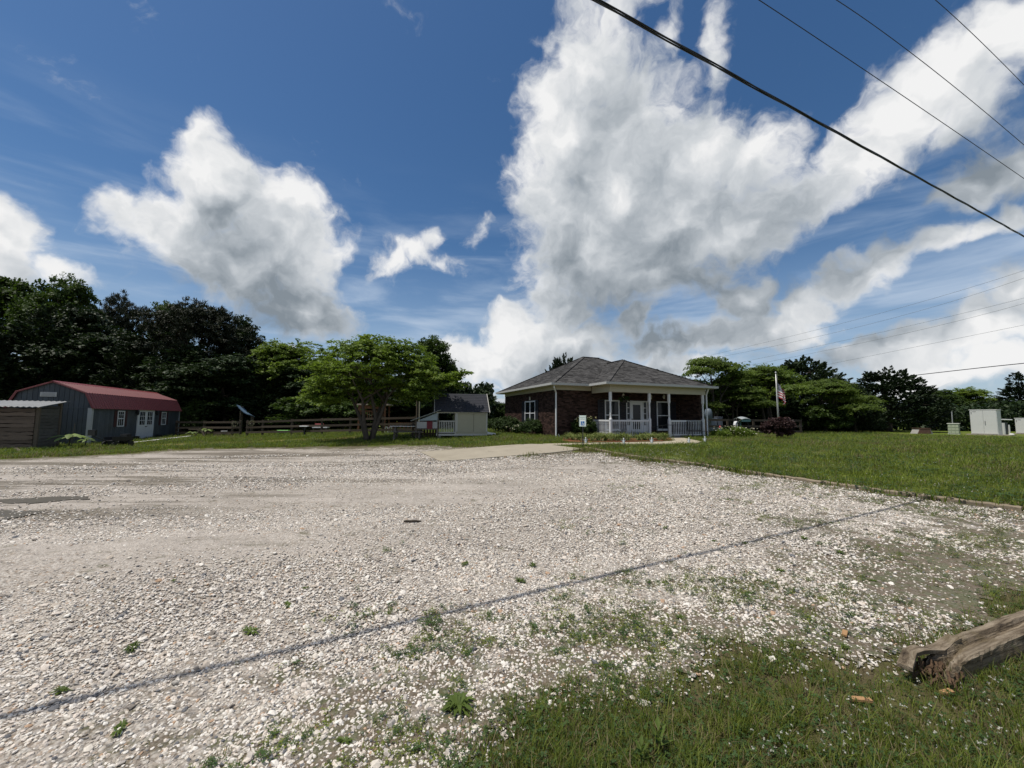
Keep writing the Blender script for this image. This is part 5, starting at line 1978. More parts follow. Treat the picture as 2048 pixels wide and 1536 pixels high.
def cabinet(name, label, px0, py0, py1, Y, w, deep, doors, rz, mat):
    a = at(px0, py1, Y)
    z = .5
    h = at(px0, py0, Y).z - z
    T = thing(name, label, 'utility box', (a.x, a.y, z), rz)
    MB().box(0, w, 0, deep, .06, h - .05).build('body', mat, T, bevel=.01)
    MB().box(-.03, w + .03, -.03, deep + .03, h - .0495, h).build('top', mat, T, bevel=.01)
    MB().box(-.25, w + .6, -.22, deep + .3, -.2, .0595).build('plinth', concrete, T)
    n = doors
    for k in range(n):
        x0, x1 = .02 + k * (w - .04) / n + .008, .02 + (k + 1) * (w - .04) / n - .008
        d = MB().box(x0, x1, -.025, -.0005, .11, h - .08).build('door', mat, T, bevel=.006)
        if k == 0:
            MB().box(x0 + .04, x0 + .09, -.0275, -.0251, h - .36, h - .14).build('warning_label', pm('label_grey', (.25, .25, .25), .5), d)
            MB().box(x0 + .13, x0 + .32, -.0275, -.0251, h - .19, h - .13).build('nameplate', MATS['label_grey'], d)
        else:
            MB().box(x0 + .06, x0 + .10, -.06, -.0251, h * .42, h * .56).build('handle', pm('handle_grey', (.22, .22, .22), .4), d)
    return T


cabinet('utility_cabinet', 'large white two-door utility cabinet on a concrete pad beyond the lawn', 1943, 819.5, 870, 31.9, 1.42, .8, 2, -R(65), M_cab)
cabinet('utility_cabinet', 'smaller white utility cabinet cut by the right edge of the view', 2032, 836, 866.5, 34.5, 1.42, .8, 2, -R(65), M_cab)


def green_box():
    a = at(1896.5, 868, 33.2)
    T = thing('telecom_box', 'pale green ribbed utility box left of the white cabinet', 'utility box', (a.x, a.y, .5), -R(55))
    w = .62
    h = at(1906, 846.5, 33.2).z - .5
    MB().box(0, w, 0, .5, .05, h - .06).build('body', M_cabg, T, bevel=.02)
    MB().box(-.04, w + .04, -.05, .55, h - .0595, h).build('lid', pm('box_lid', (.52, .54, .47), .5, .06, 2), T, bevel=.015)
    MB().box(-.03, w + .03, -.04, .54, -.1, .0495).build('base', MATS['box_lid'], T)
    for x0, x1 in ((.02, w * .31), (w * .35, w * .66), (w * .70, w - .02)):
        for k in range(3):
            z0 = .09 + k * (h - .18) / 3
            MB().box(x0, x1, -.03, -.0005, z0, z0 + (h - .18) / 3 - .04).build('panel', M_cabg, T)
    return T


green_box()
# conduits and pipework between the two cabinets
p = at(2007, 868, 32)
T = thing('service_pipes', 'white service pipes standing between the two white cabinets', 'pipes', (p.x, p.y, .5))
MB().tube([(.05, 0, -.1), (.05, 0, .95)], .09, 8).build('pipe', M_cab, T)
MB().tube([(.62, .1, -.1), (.62, .1, .8)], .05, 8).build('pipe', M_cab, T)
MB().tube([(-.2, .1, 1.22), (.05, .1, 1.22), (.9, .1, 1.20)], .045, 8).build('pipe', M_cab, T)
MB().box(.15, .58, .15, .45, -.05, 1.0).build('meter_box', pm('meter_grey', (.06, .065, .07), .5), T)
MB().lathe([(.1, 0), (.16, .05), (.12, .14), (.05, .16)], 9, (.2, -.35, -.02)).build('valve_cover', M_cab, T)
p = at(1904.5, 846, 34.5)
t_ = at(1903.4, 823, 34.5)
tag(MB().tube([(p.x, p.y, .4), (t_.x, t_.y, t_.z)], .035, 8).build('marker_post', pm('grey_post', (.28, .29, .29), .6)), 'thin grey post standing behind the pale green utility box', 'post')
# brown covered box on the lawn's far edge
a = at(1838, 869, 33)
T = thing('well_cover', 'low brown-roofed cover with grey ends at the far edge of the lawn', 'well cover', (a.x, a.y, .5), R(-10))
MB().prism([(-.14, -.05), (1.05, -.05), (.85, .40), (.10, .40)], .02, .75, 'y').build('body', pm('cover_grey', (.30, .29, .27), .8, .2, 5), T)
M_br = pm('brown_cover', (.115, .062, .045), .85, .25, 5, .4, 40)
MB().prism([(-.06, .02), (.86, .02), (.80, .44), (.08, .44)], -.03, .0195, 'y').build('front_panel', M_br, T)
MB().box(.04, .84, -.05, .8, .441, .475).build('lid', M_br, T)


# ------------------------------------------------------------------ overhead lines
def wire(name, label, pts, r, mat=None, sag=0.0, n=24, group=None, strands=1):
    mat = mat or M_black
    P = []
    for i in range(n + 1):
        t = i / n
        k = t * (len(pts) - 1)
        j = min(int(k), len(pts) - 2)
        q = Vector(pts[j]).lerp(Vector(pts[j + 1]), k - j)
        P.append(q - Vector((0, 0, sag * 4 * t * (1 - t))))
    if strands == 1:
        o = MB().tube(P, r, 6).build(name, mat, smooth=True)
        return tag(o, label, 'power line', group)
    T = thing(name, label, 'power line', P[0], 0, group)
    d = (P[-1] - P[0]).normalized()
    s = Vector((d.y, -d.x, 0)).normalized()
    u = d.cross(s)
    for q in range(strands):
        path = []
        m = 420
        for i in range(m + 1):
            t = i / m * n
            j = min(int(t), n - 1)
            c = P[j].lerp(P[j + 1], t - j)
            a = q * 2.094 + i * .11
            rr_ = r * (1.1 + .6 * abs(math.sin(i * .05 + q * 1.7)) * abs(math.sin(i * .013)))
            path.append(c - P[0] + (s * math.cos(a) + u * math.sin(a)) * rr_)
        MB().tube(path, r, 6).build('strand', mat, T, smooth=True)
    return T


def sagline(A, B, mid, n=24):
    """points through A, mid, B as a parabola"""
    P = []
    for i in range(n + 1):
        t = i / n
        P.append(A * (2 * (t - .5) * (t - 1)) + mid * (4 * t * (1 - t)) + B * (2 * t * (t - .5)))
    return P


def wire3(name, label, pxs, Ys, r, ext=(.35, .25), **kw):
    A, Mi, Bq = [at(p[0], p[1], y) for p, y in zip(pxs, Ys)]
    P = []
    n = 30
    for i in range(n + 1):
        t = -ext[0] + i / n * (1 + ext[0] + ext[1])
        P.append(A * (2 * (t - .5) * (t - 1)) + Mi * (4 * t * (1 - t)) + Bq * (2 * t * (t - .5)))
    return wire(name, label, P, r, n=n, **kw)


def cable_points():
    """the cable hangs above the line along which its shadow falls on the gravel"""
    L0, L1 = Vector((-2.59, 2.17)), Vector((8.04, 7.93))
    d = (L1 - L0).normalized()
    n = Vector((-d.y, d.x))
    cot = 1 / math.tan(SUN_EL)
    h = Vector((SUN_H.x, SUN_H.y)).normalized()
    ss, zs = [], []
    for p in ((1135, 0), (1411.6, 143.5), (1650.7, 273.6), (1863, 385), (2048, 484.6)):
        q = ray(*p)
        a, b = q.x / q.y, q.z / q.y
        A = Vector((a, 1)) - h * cot * b
        Y = -((-h * cot * EYE - L0).dot(n)) / A.dot(n)
        P = Vector((a * Y, Y))
        ss.append((P - L0).dot(d))
        zs.append(EYE + b * Y)
    fit = np.polyfit(ss, zs, 2)
    out = []
    for s_ in np.linspace(-9, ss[-1] + 12, 60):
        z = float(np.polyval(fit, s_))
        q = L0 + d * s_ + h * cot * z
        out.append(Vector((q.x, q.y, z)))
    return out


wire('overhead_cable', 'thick black bundled overhead cable crossing the top right of the sky', cable_points(), .0115, n=59, strands=3)
GW = 'thin wires crossing the top right sky'
wire3('power_line', 'thin wire just above the thick cable, lower of the three at the top right', [(1518, 0), (1790, 181), (2048, 357)], [7.5, 9.6, 12.5], .008, ext=(.3, .3), group=GW)
wire3('power_line', 'thin wire in the middle of the three at the top right', [(1673, 0), (1860, 135), (2048, 290)], [8.6, 10.4, 12.8], .008, ext=(.3, .3), group=GW)
wire3('power_line', 'thin wire nearest the top right corner of the view', [(1871, 0), (1958, 80), (2048, 170)], [10.0, 11.2, 12.8], .008, ext=(.6, .6), group=GW)
M_fw = pm('far_wire_grey', (.13, .14, .15), .5)
GF = 'distant transmission wires sloping up to the right'
for k, (a, c, e) in enumerate([((1440, 706), (1740, 632), (2048, 541)), ((1450, 712), (1740, 648), (2048, 556)), ((1470, 727), (1760, 665), (2048, 596)), ((1475, 735), (1760, 678), (2048, 607)), ((1560, 748), (1800, 700), (2048, 650))]):
    wire3('transmission_wire', ['topmost of the faint distant wires sloping up to the right edge', 'second from the top of the faint distant wires on the right', 'third from the top of the faint distant wires on the right', 'fourth from the top of the faint distant wires on the right', 'lowest of the faint distant wires on the right'][k],
          [a, c, e], [130, 105, 85], .028, ext=(.12, .3), mat=M_fw, group=GF)
wire3('power_line', 'black wire running low above the great dark cedar to the right edge', [(1680, 769), (1860, 747), (2048, 726.5)], [52, 42, 35], .035, ext=(.3, .3))


# ------------------------------------------------------------------ small things about the place
# garden ornaments along the path
M_orn = pm('frosted_white', (.40, .43, .44), .35, .1, 6)
for px, py, lb in ((1171.5, 887.5, 'small white cone-shaped garden ornament right behind the parking sign post'), (1247.5, 889, 'small white cone-shaped garden ornament by the path below the left porch column'), (1303.5, 888, 'small white cone-shaped garden ornament by the path before the porch steps'),
                   (1378, 888, 'small white cone-shaped garden ornament on the curve of the path'), (1410, 885.5, 'small white cone-shaped garden ornament at the far right end of the path')):
    p = gnd(px, py) + Vector((0, 0, .03))
    T = thing('garden_ornament', lb, 'ornament', p, 0, 'white garden ornaments along the path')
    T.scale = (.72, .72, .72)
    MB().lathe([(.085, 0), (.08, .06), (.055, .16), (.035, .24), (.02, .26)], 10).build('skirt', M_orn, T, smooth=True)
    MB().lathe([(.015, .255), (.035, .28), (.042, .31), (.03, .345), (.008, .36)], 10).build('head', M_white, T, smooth=True)
    for s in (-1, 1):
        MB().prism([(s * .03, .2), (s * .12, .27), (s * .11, .17), (s * .05, .13)], .03, .04, 'y').build('wing', M_orn, T)

# black wrought-iron bench backed against the right porch railing
p = hp(7.5, -2.25)
p.z = tz(p.x, p.y)
T = thing('iron_bench', 'black iron bench in front of the right porch railing', 'bench', p, HRZ)
MB().box(-.55, .55, -.38, .0, .38, .41).build('seat', M_black, T)
MB().ring(-.55, .55, .42, .98, .035, .0, .03).build('back_frame', M_black, T)
for k in range(9):
    x = -.46 + k * .115
    MB().box(x - .012, x + .012, .005, .025, .455, .945).build('slat', M_black, T)
for x in (-.52, .49):
    for y in (-.36, -.03):
        MB().box(x, x + .035, y, y + .035, -.05, .3795).build('leg', M_black, T)
# black step handrail
p = hp(5.55, -2.1)
p.z = tz(p.x, p.y)
T = thing('handrail', 'low black metal handrail rising from the bed beside the porch step', 'handrail', p, HRZ)
MB().tube([(-.9, 0, -.05), (-.9, 0, .62), (.1, 0, .74), (.55, 0, .72), (.55, 0, -.05)], .018, 6).build('top_rail', M_black, T)
for x in (-.5, -.15, .2):
    MB().tube([(x, 0, -.05), (x, 0, .66 + .09 * (x + .5))], .012, 5).build('upright', M_black, T)
# hanging basket on the porch
p = hp(3.55, -1.25, 2.55)
T = thing('hanging_basket', 'fern basket with red flowers hanging in the porch by the left column', 'hanging basket', p)
MB().lathe([(.07, -.62), (.15, -.58), (.18, -.45), (.17, -.44)], 10).build('pot', M_black, T)
MB().tube([(0, 0, .05), (0, 0, -.2), (.12, 0, -.45)], .006, 4).build('hanger', M_black, T)
link('foliage', crown_mesh(91, [(0, 0, -.40, .24, .24, .18)], 40, 22, .09, (.09, .4), 'frond', .8, (.4, 1.1), L_shrub), T)
blooms(T, [(rg.gauss(0, .13), rg.gauss(0, .13), rg.uniform(-.3, -.16)) for _ in range(14)], .035, P_red)
# small white pot plant on the porch corner
p = hp(2.62, -2.0)
p.z = .62
# garden hose hung in a loop by the corner
A = hp(.35, -.10)
pts = [A + U * (.30 * math.cos(a)) + Vector((0, 0, .28 + .26 * math.sin(a))) - Vv * .06 for a in np.linspace(-2.9, .3, 16)]
pts = [hp(-.05, -.5) * 1.0 + Vector((0, 0, -.42 + .47 - .0))] + pts
pts[0].z = tz(pts[0].x, pts[0].y) + .03
tag(MB().tube(pts, .014, 6).build('garden_hose', pm('hose_grey', (.16, .19, .18), .5), smooth=True), 'grey-green garden hose looping against the brick by the corner downspout', 'hose')

# white and blue ride-on toy at the playhouse end
p = gnd(976, 873.5)
T = thing('ride_on_toy', 'white and blue ride-on toy parked by the right end of the playhouse', 'toy', p, HRZ)
M_tb = pm('toy_blue', (.06, .16, .42), .4)
MB().prism([(-.35, .12), (.42, .12), (.42, .2), (.1, .24), (-.1, .3), (-.35, .28)], -.14, .14, 'y').build('body', M_white, T, bevel=.015)
MB().prism([(-.36, .285), (-.14, .305), (-.2, .62), (-.32, .62)], -.12, .12, 'y').build('seat_back', M_tb, T, bevel=.015)
for x in (-.25, .3):
    for y in (-.17, .14):
        MB().tube([(x, y, .09), (x, y + .035, .09)], .09, 10).build('wheel', M_black, T)

# picnic table left of the playhouse
M_pic = pm('picnic_wood', (.13, .115, .10), .85, .3, 4, .4, 40, .2, stretch=(6, 1, 1))
M_top = pm('picnic_top', (.50, .49, .47), .6, .15, 4, .2, 40)
p = gnd(815, 879)
T = thing('picnic_table', 'dark wooden picnic table with a pale top between the yard tree and the playhouse', 'table', p, R(8))
for k in range(5):
    y = -.37 + k * .15
    MB().box(-.9, .9, y, y + .14, .71, .75).build('board', M_top if k < 1 else M_pic, T)
for s in (-1, 1):
    MB().box(-.9, .9, s * .68 - .14, s * .68 + .14, .42, .46).build('bench_seat', M_pic, T)
for x in (-.65, .65):
    for s in (-1, 1):
        MB().beam((x, s * .62, -.03), (x, s * .2, .705), .04, .1, (1, 0, 0)).build('leg', M_pic, T)
    MB().box(x + .021, x + .06, -.8, .8, .33, .4195).build('crossbar', M_pic, T)
# pallet fence and pots beside it
p = gnd(838, 879)
T = thing('slat_screen', 'low screen of weathered slats standing behind the picnic table', 'screen', p + Vector((.1, .9, 0)), R(8))
for k in range(9):
    MB().box(-.7 + k * .16, -.6 + k * .16, 0, .02, .05, .95).build('slat', M_wood, T)
for z in (.25, .75):
    MB().box(-.75, .8, .0205, .06, z, z + .08).build('rail', M_wood, T)
# little coop with pale sheet roof and red panel by the playhouse
p = gnd(846, 880.5)
p = p + Vector((.05, .35, 0))
T = thing('garden_coop', 'small coop with a pale sheet roof and red panel left of the playhouse', 'coop', p, R(10))
M_rp = pm('red_panel', (.13, .014, .022), .6, .15, 5)
for x in (-.55, .62):
    for y in (0, .9):
        MB().box(x, x + .07, y, y + .07, -.1, 1.12 + .3 * (x > 0)).build('post', M_wood, T)
MB().box(-.479, .619, .02, .05, .62, .98).build('side_panel', pm('pale_panel', (.34, .34, .33), .7, .15, 4), T)
MB().box(.06, .36, -.01, .0195, .60, 1.0).build('door_panel', M_rp, T)
MB().box(-.479, .619, .0, .9, .55, .6).build('floor', M_wood, T)
s = MB()
nn = 10
for i in range(nn + 1):
    y = -.15 + i * 1.2 / nn
    for x, z in ((-.8, 1.02), (.8, 1.62)):
        s.v.append((x, y, z + .02 * math.cos(i * math.pi)))
for i in range(nn):
    s.f.append((2 * i, 2 * i + 1, 2 * i + 3, 2 * i + 2))
o = s.build('roof_sheet', pm('pale_roof_sheet', (.36, .385, .40), .4, .12, 3), T)
o.modifiers.new('thickness', 'SOLIDIFY').thickness = .01
MB().prism([(-.45, 1.03), (.69, 1.06), (.69, 1.5)], .0, .02, 'y').build('gable_panel', pm('blue_grey_panel', (.26, .31, .33), .6, .1, 4), T)
for px, y0, lb in ((833.5, 25.5, 'pale wooden pole behind the coop, left of the pair'), (838.3, 25.3, 'slim white pole behind the coop, right of the pair')):
    b0 = at(px, 872, y0)
    b1 = at(px + 1.0, 792, y0)
    tag(MB().tube([(b0.x, b0.y, .1), tuple(b1)], .06 if px < 835 else .035, 8).build('yard_pole', M_wood if px < 835 else M_cream), lb, 'pole')

# wooden play tower behind the yard tree
p = gnd(742, 870)
p = at(742, 870, 28.5)
T = thing('play_tower', 'brown wooden play tower with a pale roof edge behind the yard tree trunks', 'play tower', (p.x, p.y, tz(p.x, p.y)), R(6))
M_pt = pm('tower_wood', (.20, .095, .055), .85, .25, 4, .3, 40, .2, stretch=(6, 6, 1))
for x in (-.95, .85):
    for y in (0, 1.5):
        MB().box(x, x + .1, y, y + .1, -.1, 1.95).build('post', M_pt, T)
MB().box(-1.0, 1.0, -.02, 1.65, .98, 1.05).build('deck', M_pt, T)
MB().box(-1.15, 1.15, -.15, 1.75, 1.951, 2.05).build('roof', pm('tower_roof', (.42, .33, .26), .7, .15, 4), T)
MB().box(-.849, .849, .01, .05, 1.70, 1.93).build('header_board', M_pt, T)
for k in range(11):
    x = -.80 + k * .155
    MB().box(x, x + .05, .02, .05, 1.051, 1.5).build('baluster', M_pt, T)
MB().box(-.849, .849, .0, .06, 1.501, 1.57).build('porch_rail', M_pt, T)
MB().box(1.1, 3.1, .3, .38, .62, .72).build('side_rail', M_pt, T)
for k in range(8):
    MB().box(1.15 + k * .26, 1.21 + k * .26, .31, .37, -.05, .6195).build('side_picket', M_pt, T)

# bits in the yard beyond the fence
M_grn = pm('lime_plastic', (.12, .42, .06), .5)
p = at(567, 866, 30.2)
T = thing('lime_bench', 'lime-green low plastic bench beyond the fence', 'bench', (p.x, p.y, tz(p.x, p.y)), 0)
MB().box(-.42, .42, -.16, .16, .24, .30).build('seat', M_grn, T, bevel=.02)
for x in (-.38, .3):
    MB().box(x, x + .08, -.14, .14, -.02, .2395).build('leg', M_grn, T)
p = gnd(609, 871.5)
T = thing('pedestal_table', 'small white-topped table on one dark leg just before the fence', 'table', p)
MB().box(-.28, .28, -.22, .22, .62, .68).build('table_top', M_white, T, bevel=.01)
MB().box(-.05, .05, -.05, .05, -.05, .6195).build('leg', M_black, T)
p = at(641, 868, 29.6)
T = thing('yard_bench', 'white and red garden bench seen through the fence rails', 'bench', (p.x, p.y, tz(p.x, p.y)))
MB().box(-.55, .55, -.2, .2, .40, .46).build('seat', M_white, T)
MB().box(-.55, .1, .2005, .25, .5, .72).build('back_board', pm('faded_red', (.35, .09, .09), .6), T)
MB().box(.1005, .55, .2005, .25, .5, .6).build('back_board', M_white, T)
for x in (-.5, .42):
    MB().box(x, x + .08, -.18, .24, -.05, .3995).build('leg', M_wood, T)
p = at(448, 870, 30)
T = thing('planter', 'white tub standing on a low plank beyond the fence left of the gap', 'tub', (p.x, p.y, tz(p.x, p.y)))
MB().lathe([(.16, .18), (.2, .36), (.21, .36), (.21, .39), (.19, .39)], 12).build('tub', M_white, T)
MB().box(-.7, .6, -.15, .15, .05, .1795).build('plank', M_wood, T)
# white chairs right of the play tower
for px, lb in ((772, 'small white chair beyond the yard tree, left of two'), (780, 'small white chair beyond the yard tree, right of two')):
    p = at(px, 869, 27.2)
    T = thing('white_chair', lb, 'chair', (p.x, p.y, tz(p.x, p.y)), R(10), 'small white chairs beyond the yard tree')
    MB().box(-.1, .1, -.1, .1, .2, .23).build('seat', M_white, T)
    MB().ring(-.1, .1, .2305, .45, .03, .08, .1).build('backrest', M_white, T)
    for x in (-.1, .07):
        for y in (-.1, .07):
            MB().box(x, x + .03, y, y + .03, -.02, .1995).build('leg', M_white, T)

# dark shelter with a blue-edged sloping roof in the shade of the wood
a, c = at(475, 811, 31.6), at(499, 830, 31.6)
g = tz(a.x, a.y)
T = thing('lean_to_shelter', 'dark lean-to with a sloping blue-white roof edge in the shade of the wood', 'shelter', (a.x, a.y, g))
d = c - a
rf = MB()
for i in range(6):
    t = i / 5
    q = Vector((d.x * t, 0, a.z - g + d.z * t - .12 * math.sin(t * 3.1416)))
    rf.v += [(q.x, -.1, q.z), (q.x, -.1, q.z + .07), (q.x, .7, q.z - .10), (q.x, .7, q.z - .17)]
for i in range(5):
    b0 = 4 * i
    for k in range(4):
        k2 = (k + 1) % 4
        rf.f.append((b0 + k, b0 + k2, b0 + 4 + k2, b0 + 4 + k))
rf.f += [(0, 1, 2, 3), (20, 23, 22, 21)]
rf.build('roof_sheet', pm('blue_sheet', (.12, .19, .27), .4, .15, 3), T)
for x in (.02, d.x - .08):
    for y in (.3, .5):
        MB().box(x, x + .08, y, y + .08, -.1, (a.z - g - .05 if x < .1 else a.z - g + d.z - .05)).build('post', M_wood, T)

# black garden cart in front of the barn
p = gnd(236, 894)
T = thing('garden_cart', 'black garden cart with raised handle parked in front of the barn shed', 'cart', p, HRZ + R(60))
MB().box(-.45, .45, -.26, .26, .30, .34).build('deck', M_black, T)
for y in (-.27, .24):
    MB().box(-.45, .45, y, y + .03, .341, .50).build('side_panel', M_black, T)
for x in (-.32, .32):
    for y in (-.33, .27):
        MB().tube([(x, y, .15), (x, y + .07, .15)], .15, 14).build('wheel', M_black, T)
    MB().box(x - .025, x + .025, -.26, .26, .12, .2995).build('axle', M_black, T)
MB().tube([(-.45, 0, .3), (-.95, 0, .52), (-1.1, 0, .62)], .02, 6).build('handle', M_black, T)
MB().box(-1.15, -1.05, -.2, .2, .60, .86).build('handle_guard', M_black, T)
MB().box(.2, .4, -.2, .2, .3405, .62).build('crate', M_black, T)
# white ramp boards at the barn door
a, c = gnd(254, 889), at(383, 871, 29.5)
M_rb = pm('ramp_board', (.50, .49, .47), .7, .15, 4, .2, 40)
c = gnd(383, 875.5)
c.z += .12
a.z += .06
tag(MB().beam(a, c, .28, .05).build('ramp_board', M_rb), 'long pale board lying along the foot of the barn wall past the doors', 'board')
tag(MB().beam(gnd(327, 880.5) + Vector((0, 0, .05)), gnd(373, 879) + Vector((0, 0, .05)), .25, .05).build('ramp_board', pm('grey_board', (.33, .31, .28), .8, .2, 4)), 'shorter grey board on the grass before the far end of the long pale board', 'board')
b = bp(.6, 5.6)
T = thing('door_step', 'wooden step below the white double doors of the barn', 'step', b, HRZ)
for k in range(3):
    MB().box(-.4 + k * .26, -.16 + k * .26, -1.2, 1.2, .02, .10).build('board', M_wood, T)
b = bp(.25, 4.1)
tag(MB().lathe([(.12, -.02), (.16, .26), (.15, .27)], 10, tuple(b)).build('flower_pot', M_black), 'black flower pot on the left of the barn double doors', 'pot')
b = bp(.25, 7.1)
tag(MB().lathe([(.12, -.02), (.16, .24), (.15, .25)], 10, tuple(b)).build('flower_pot', M_black), 'black flower pot on the right of the barn double doors', 'pot')
# sawhorse by the fence corner
p = gnd(398, 875.5)
T = thing('sawhorse', 'dark folding stand leaning by the fence at the barn corner', 'stand', p)
MB().beam((-.35, 0, .0), (.0, 0, .62), .05, .08).build('leg', M_wood, T)
MB().beam((.45, 0, .0), (.0, .06, .62), .05, .08).build('leg', M_wood, T)
MB().box(-.8, .05, .02, .1, .55, .62).build('crosspiece', M_wood, T)

# things behind the right fence: a wrapped swing, a white tank, a child's slide
p = at(1480, 860, 27.4)
T = thing('swing_seat', 'garden swing with a white and teal canopy behind the grey fence', 'swing', (p.x, p.y, .5), R(8))
T.scale = (.78, .78, .9)
M_te = pm('teal_cloth', (.10, .20, .20), .7, .1, 4)
s = MB()
for i in range(7):
    x = -.15 + i * .15
    for y, z in ((-.45, 1.20 + .07 * math.sin(i * .55)), (.1, 1.34 + .07 * math.sin(i * .55)), (.6, 1.22 + .07 * math.sin(i * .55))):
        s.v.append((x, y, z))
for i in range(6):
    for k in range(2):
        s.f.append((3 * i + k, 3 * i + 3 + k, 3 * i + 4 + k, 3 * i + 1 + k))
o = s.build('canopy', pm('canopy_white', (.26, .29, .29), .6, .1, 4), T)
o.modifiers.new('thickness', 'SOLIDIFY').thickness = .02
MB().box(-.12, .72, -.43, -.41, 1.02, 1.19).build('valance', M_te, T)
for x in (-.12, .7):
    MB().tube([(x, -.4, -.05), (x, .0, 1.3), (x, .5, -.05)], .025, 6).build('frame', M_black, T)
MB().box(-.1, .68, -.2, .25, .42, .5).build('seat', M_te, T)
p = at(1476, 852, 27.9)
T = thing('white_slide', 'curved white play slide seen through the grey fence left of the swing', 'slide', (p.x, p.y, .5))
s = MB()
for i in range(8):
    t = i / 7
    z, x = 1.02 - .75 * t + .1 * math.sin(t * 3.1), .06 - .25 * math.sin(t * 2.2)
    for y, dz in ((-.25, .1), (-.2, 0), (.2, 0), (.25, .1)):
        s.v.append((x + .0, y + t * .0, z + dz))
for i in range(7):
    for k in range(3):
        s.f.append((4 * i + k, 4 * i + k + 1, 4 * i + k + 5, 4 * i + k + 4))
o = s.build('chute', M_white, T)
o.modifiers.new('thickness', 'SOLIDIFY').thickness = .03
for y in (-.22, .2):
    MB().box(.05, .1, y, y + .04, -.05, 1.0).build('leg', M_te, T)
p = at(1417, 836, 29.5)
T = thing('water_tank', 'pale blue-grey upright tank behind the porch end of the grey fence', 'tank', (p.x, p.y, .5))
MB().lathe([(.2, 1.0), (.26, 1.02), (.27, 1.55), (.2, 1.8), (.06, 1.86)], 12).build('tank', pm('tank_blue', (.10, .125, .15), .5, .12, 4), T, smooth=True)
for k in range(3):
    a = k * 2.1
    MB().box(math.cos(a) * .18 - .02, math.cos(a) * .18 + .02, math.sin(a) * .18 - .02, math.sin(a) * .18 + .02, -.05, 1.0).build('leg', M_black, T)
for k, (px, py, col, lb) in enumerate([(1425, 836, (.16, .18, .22), 'grey bin stacked beside the blue-grey tank behind the fence'), (1437, 835, (.10, .11, .14), 'dark bin right of the grey bin behind the fence')]):
    p = at(px, py, 29.6 + k * .1)
    T = thing('storage_bin', lb, 'bin', (p.x, p.y, .5))
    c_ = pm('bin_%d' % k, col, .5, .1, 4)
    MB().box(-.2, .2, -.2, .2, .0, 1.1 + .1 * k).build('body', c_, T, bevel=.02)
    MB().box(-.22, .22, -.22, .22, 1.1 + .1 * k + .0005, 1.16 + .1 * k).build('lid', c_, T, bevel=.01)
p = gnd(1444, 872.5)
T = thing('garden_gnome', 'small red-capped garden figure with a white front by the rose bushes', 'garden figure', p + Vector((0, .2, .25)), 0)
MB().lathe([(.1, -.25), (.13, -.1), (.1, .1), (.07, .16)], 10).build('body', pm('figure_blue', (.10, .16, .26), .5), T, smooth=True)
MB().lathe([(.04, .155), (.085, .2), (.08, .26)], 10).build('head', M_cream, T, smooth=True)
MB().lathe([(.09, .2605), (.06, .34), (.01, .42)], 10).build('cap', pm('figure_red', (.32, .04, .04), .5), T, smooth=True)
p = gnd(1588, 868.5)
tag(MB().box(p.x - .55, p.x + .45, p.y + .4, p.y + .55, .62, .72).build('pale_board', M_cream), 'short pale board lying behind the last bay of the grey fence', 'board')

# far roofs seen between the playhouse and the house
p = at(998, 836, 75)
T = thing('distant_house', 'distant building with a white roof beyond the playhouse', 'building', (p.x, p.y, .5), R(15))
MB().box(-1.5, 6, 0, 8, 0, 1.6).build('wall', pm('far_wall', (.35, .33, .30), .8), T)
MB().prism([(-1.2, 1.6), (6.3, 1.6), (6.3, 2.6), (3.0, 2.5)], -.3, 8.3, 'y').build('roof', M_white, T)
p = at(984, 836, 70)
T = thing('terracotta_shed', 'distant low shed with a terracotta roof beside the white roof', 'shed', (p.x, p.y, .5), R(10))
MB().box(-.6, 2.2, 0, 3, 0, 1.1).build('wall', MATS['far_wall'], T)
MB().prism([(-.8, 1.1), (2.4, 1.1), (1.9, 1.65), (0.2, 1.5)], -.2, 3.2, 'y').build('roof', pm('terracotta', (.36, .15, .09), .8), T)


